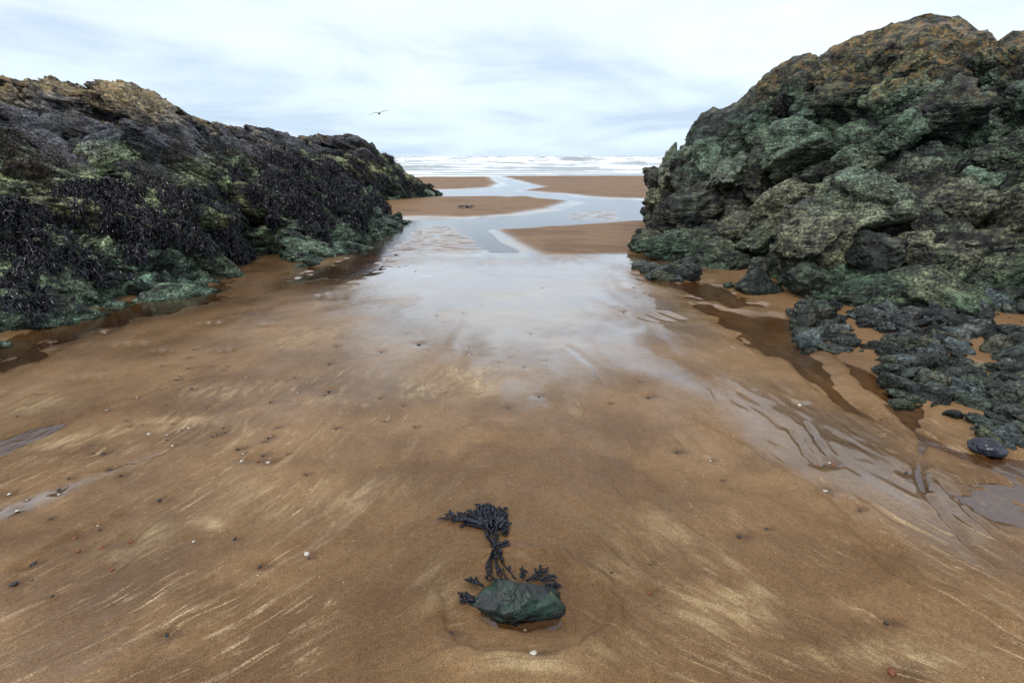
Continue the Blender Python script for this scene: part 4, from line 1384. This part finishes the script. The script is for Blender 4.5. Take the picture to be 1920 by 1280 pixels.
def fork(rb, r_, p, a, L, wd, depth, lift):
    """one flat forking ribbon lying limp on the sand"""
    bend = r_.normal() * 0.25
    pts = [p]
    for k in range(3):
        a2 = a + bend * (k - 1)
        q = pts[-1] + np.array([math.sin(a2), math.cos(a2), 0]) * L / 3
        q[2] = zs(q[0], q[1]) + lift * r_.uniform(0.8, 1.15)
        pts.append(q)
    last = depth == 0
    rb.strip(pts, [wd * 0.8, wd, wd * 1.05, wd * (0.35 if last else 1.0)], r_.random(), th=0.0012, up=(r_.normal() * .25, r_.normal() * .25, 1))
    if not last:
        for sg in (-1, 1):
            fork(rb, r_, pts[-1].copy(), a + bend + sg * r_.uniform(0.10, 0.30), L * r_.uniform(0.42, 0.75), wd * 0.78, depth - 1, lift)


def hero_weed():
    base = gz(945, 1090, 0.0)
    root = tag(empty('seaweed', base), 'black bladder wrack fanned out on the sand, rooted on the green stone', 'seaweed')
    r_ = np.random.default_rng(55)
    stems = [[(950, 1112), (944, 1086), (932, 1055), (922, 1030), (918, 1005), (905, 985)],
             [(930, 1112), (922, 1090), (914, 1066), (924, 1038), (926, 1010), (936, 985)],
             [(965, 1110), (955, 1086), (938, 1058), (929, 1034), (915, 1008), (918, 978)],
             [(918, 1112), (912, 1096), (916, 1078), (919, 1050), (930, 1020), (945, 1000)],
             [(945, 1112), (936, 1088), (926, 1050), (921, 1020), (900, 996), (880, 990)]]
    for st in stems:
        rb = Ribbon()
        pts = [gz(px + r_.normal() * 2, py, 0.012 + 0.008 * r_.random()) for px, py in st]
        pts[0][2] += 0.055; pts[1][2] += 0.025
        L = smooth_line(pts, 5)
        rb.strip(L, [0.008 + 0.003 * math.sin(i * 1.3) for i in range(len(L))], r_.random() * .4, th=0.003)
        for k in range(4):
            i = int(r_.integers(4, len(L) - 1))
            rb.ball(L[i] + np.array([r_.normal() * .007, 0, .004]), np.array([.0065, .010, .006]) * r_.uniform(.7, 1.2), r_.random())
            if k % 2 == 0:
                fork(rb, r_, L[i].copy(), r_.uniform(-2.0, 2.0), 0.02, 0.006, 1, 0.012)
        rb.build('stipe', root, base)
    fans = [((912, 988), -1.25, 0.075, 3), ((906, 992), -1.12, 0.080, 3), ((900, 990), -0.95, 0.055, 2), ((905, 985), -0.75, 0.050, 3), ((908, 980), -0.5, 0.050, 3), ((914, 980), -0.28, 0.050, 3),
            ((918, 980), -0.08, 0.060, 2), ((922, 981), 0.12, 0.060, 2), ((930, 983), 0.30, 0.048, 3), ((936, 986), 0.50, 0.045, 2), ((938, 998), 0.35, 0.040, 2), ((915, 992), -0.6, 0.055, 2),
            ((922, 995), -0.15, 0.055, 3), ((930, 996), 0.15, 0.05, 3), ((942, 1006), 0.5, 0.02, 2), ((930, 1034), 0.9, 0.04, 1), ((918, 1002), -0.3, 0.05, 2)]
    for (px, py), a, L, dp in fans:
        rb = Ribbon()
        fork(rb, r_, gz(px, py, 0.016), a, L, 0.020, dp, 0.016)
        fork(rb, r_, gz(px + 3, py + 3, 0.010), a + r_.normal() * .2, L * .9, 0.018, dp, 0.009)
        rb.build('frond', root, base)
    return root


hero_weed()


def tuft(label, spots, seed):
    base = gz(spots[0][0], spots[0][1], 0)
    root = tag(empty('seaweed', base), label, 'seaweed')
    r_ = np.random.default_rng(seed)
    for px, py, a, L, dp in spots:
        rb = Ribbon()
        fork(rb, r_, gz(px, py, 0.02), a, L, 0.011, dp, 0.02)
        fork(rb, r_, gz(px + 2, py, 0.015), a + 0.3, L * .8, 0.010, dp, 0.015)
        rb.build('frond', root, base)
    return root


tuft('short black weed tufts sticking out left of the green stone', [(905, 1100, -1.2, 0.03, 3), (898, 1098, -0.9, 0.025, 2), (890, 1120, -1.5, 0.03, 3), (884, 1126, -1.9, 0.025, 2), (890, 1128, -1.3, 0.03, 2)], 61)
tuft('short black weed fringe behind the right side of the green stone', [(985, 1092, 0.9, 0.04, 2), (1000, 1088, 0.5, 0.035, 3), (1012, 1092, 1.0, 0.03, 3), (1022, 1102, 1.2, 0.025, 3), (1030, 1108, 0.7, 0.02, 2), (975, 1086, 0.2, 0.03, 2)], 62)

# ------------------------------------------------------------------ pebbles and shells
PM = {'dark': mat_plain('dark_pebble', (0.006, 0.007, 0.008), (0.03, 0.03, 0.034), 60, 0.35),
      'white': mat_plain('shell', (0.38, 0.35, 0.30), (0.66, 0.63, 0.57), 40, 0.45),
      'red': mat_plain('rust_pebble', (0.11, 0.030, 0.012), (0.26, 0.085, 0.03), 50, 0.4)}
PME = {}
for k_, kd in (('dark', 'round'), ('red', 'round')):
    for i in range(4):
        V, Fc = rock_shape(2000 + i * 13 + len(k_), kd, ICO2)
        o = make_mesh('pebble', V * np.array([1.15, 0.85, 0.6]), Fc, PM[k_]); PME[k_, i] = o.data; bpy.data.objects.remove(o)


def shell_mesh(i):
    """a ribbed, domed half shell"""
    n, m_ = 18, 7
    V, F = [(0, -0.9, 0.05)], []
    for b in range(1, m_ + 1):
        f = b / m_
        for a in range(n):
            t = math.pi * (a / (n - 1) - 0.5) * 1.25
            rib = 1 + 0.05 * math.cos(a * math.pi)
            V.append((math.sin(t) * f * 0.95 * rib, -0.9 + (0.55 + math.cos(t)) * f * 1.15 * rib, (0.5 * math.sin(math.pi * min(1, f * 0.9)) * math.cos(t * 0.75)) * (1 if b < m_ else 0.4)))
    F = [(0, 1 + a, 2 + a) for a in range(n - 1)]
    me_v = np.array(V); Q = []
    for b in range(m_ - 1):
        for a in range(n - 1):
            q = 1 + b * n + a
            Q += [(q, q + n, q + n + 1), (q, q + n + 1, q + 1)]
    o = make_mesh('shell', me_v, np.array(F + Q), PM['white'])
    md = o.data; bpy.data.objects.remove(o)
    return md


SHELL = shell_mesh(0)
LAB = {'dark': ('pebble', 'black pebble lying on sand', 'pebble', 'black pebbles'),
       'white': ('shell', 'white shell lying on sand', 'shell', 'white shells'),
       'red': ('pebble', 'rusty red pebble lying on sand', 'pebble', 'rusty red pebbles')}
pr = np.random.default_rng(5)
for k_, lst in (('dark', PEB_DARK), ('white', PEB_WHITE), ('red', PEB_RED)):
    for p in lst:
        g = gp(p[0], p[1], 0.02); k = p[2] if len(p) > 2 else 0.85
        dist = math.hypot(g[0], g[1])
        s_ = 0.0078 * k * (0.75 + 0.10 * dist)
        me = SHELL if k_ == 'white' else PME[k_, int(pr.integers(4))]
        o = bpy.data.objects.new(LAB[k_][0], me); COL.objects.link(o)
        o.location = (g[0], g[1], zs(g[0], g[1]) + s_ * 0.12)
        o.rotation_euler = (pr.normal() * .15, pr.normal() * .15, pr.uniform(0, 6.28))
        o.scale = tuple(s_ * pr.uniform(0.8, 1.25, 3) * (0.85 if k_ == 'white' else 1))
        where = ('near the lower left corner' if p[0] < 330 and p[1] > 930 else 'left of the black wrack' if p[0] < 780 and p[1] > 830 else
                 'on the open left side' if p[0] < 640 and p[1] > 640 else 'right of the green stone' if p[0] > 1050 and p[1] > 900 else
                 'beside the green stone' if p[1] > 1100 else 'near the channels on the right' if p[0] > 1250 else 'on the glossy wet sheet' if p[1] < 640 else 'in the middle of the beach')
        big = 'larger ' if k >= 1.5 else 'small '
        tag(o, big + LAB[k_][1] + ' ' + where, LAB[k_][2], big + LAB[k_][3] + ' ' + where)

# driftweed scrap on the far sandbank
rb = Ribbon(); r_ = np.random.default_rng(77)
c = gp(875, 394)
for k in range(9):
    fork(rb, r_, np.array([c[0], c[1], zs(c[0], c[1]) + 0.03]), r_.uniform(0, 6.28), 0.13, 0.06, 2, 0.05)
o = rb.build('seaweed', None, np.array([c[0], c[1], 0])); o.location = (c[0], c[1], 0)
tag(o, 'dark scrap of drift weed on the sandbank in mid distance', 'seaweed')

# ------------------------------------------------------------------ the gull
def gull():
    bm = bmesh.new()
    # body: rings along y (tail at -y, head at +y), flying away from the camera
    prof = [(-0.24, 0.012, 0.03), (-0.16, 0.035, 0.05), (-0.05, 0.062, 0.062), (0.06, 0.066, 0.066), (0.14, 0.05, 0.052), (0.19, 0.036, 0.04), (0.235, 0.034, 0.036), (0.265, 0.018, 0.018), (0.30, 0.005, 0.006)]
    rings = []
    for y, rz, rx in prof:
        rings.append([bm.verts.new((math.cos(a) * rx, y, math.sin(a) * rz)) for a in np.linspace(0, 2 * math.pi, 12, endpoint=False)])
    for a, b in zip(rings, rings[1:]):
        for i in range(12): bm.faces.new((a[i], a[(i + 1) % 12], b[(i + 1) % 12], b[i]))
    bm.faces.new(rings[0][::-1]); bm.faces.new(rings[-1])
    # tail fan
    t = [bm.verts.new(v) for v in ((-.03, -.2, .012), (.03, -.2, .012), (.075, -.36, .01), (-.075, -.36, .01), (-.03, -.2, -.012), (.03, -.2, -.012), (.075, -.36, 0), (-.075, -.36, 0))]
    for f in ((0, 1, 2, 3), (7, 6, 5, 4), (0, 4, 5, 1), (1, 5, 6, 2), (2, 6, 7, 3), (3, 7, 4, 0)): bm.faces.new([t[i] for i in f])
    for sx, zz in ((-1, (0.02, 0.085, 0.05, -0.07)), (1, (0.02, 0.09, 0.115, 0.10))):
        st = [(0.03, 0.12, -0.10, zz[0], 0.022), (0.18, 0.14, -0.08, zz[1], 0.016), (0.36, 0.12, -0.07, zz[2], 0.012), (0.60, -0.02, -0.09, zz[3], 0.006)]
        rr = []
        for x, yl, yt, z, th in st:
            rr.append([bm.verts.new((sx * x, yl, z)), bm.verts.new((sx * x, (yl * .6 + yt * .4), z + th)), bm.verts.new((sx * x, yt, z)), bm.verts.new((sx * x, (yl * .6 + yt * .4), z - th))])
        for a, b in zip(rr, rr[1:]):
            for i in range(4): bm.faces.new((a[i], a[(i + 1) % 4], b[(i + 1) % 4], b[i]))
        bm.faces.new(rr[0]); bm.faces.new(rr[-1][::-1])
    bmesh.ops.recalc_face_normals(bm, faces=bm.faces)
    me = bpy.data.meshes.new('gull'); bm.to_mesh(me); bm.free()
    me.materials.append(mat_plain('gull_plumage', (0.06, 0.065, 0.075), (0.13, 0.135, 0.15), 6, 0.7, 0.1))
    o = bpy.data.objects.new('gull', me); COL.objects.link(o)
    md = o.modifiers.new('join', 'REMESH'); md.mode = 'VOXEL'; md.voxel_size = 0.008; md.use_smooth_shade = True
    p = at(711, 213, 36)
    o.location = p
    o.rotation_euler = (R(6), R(-6), R(8))
    tag(o, 'grey gull gliding with wings spread above the sea', 'bird')


gull()
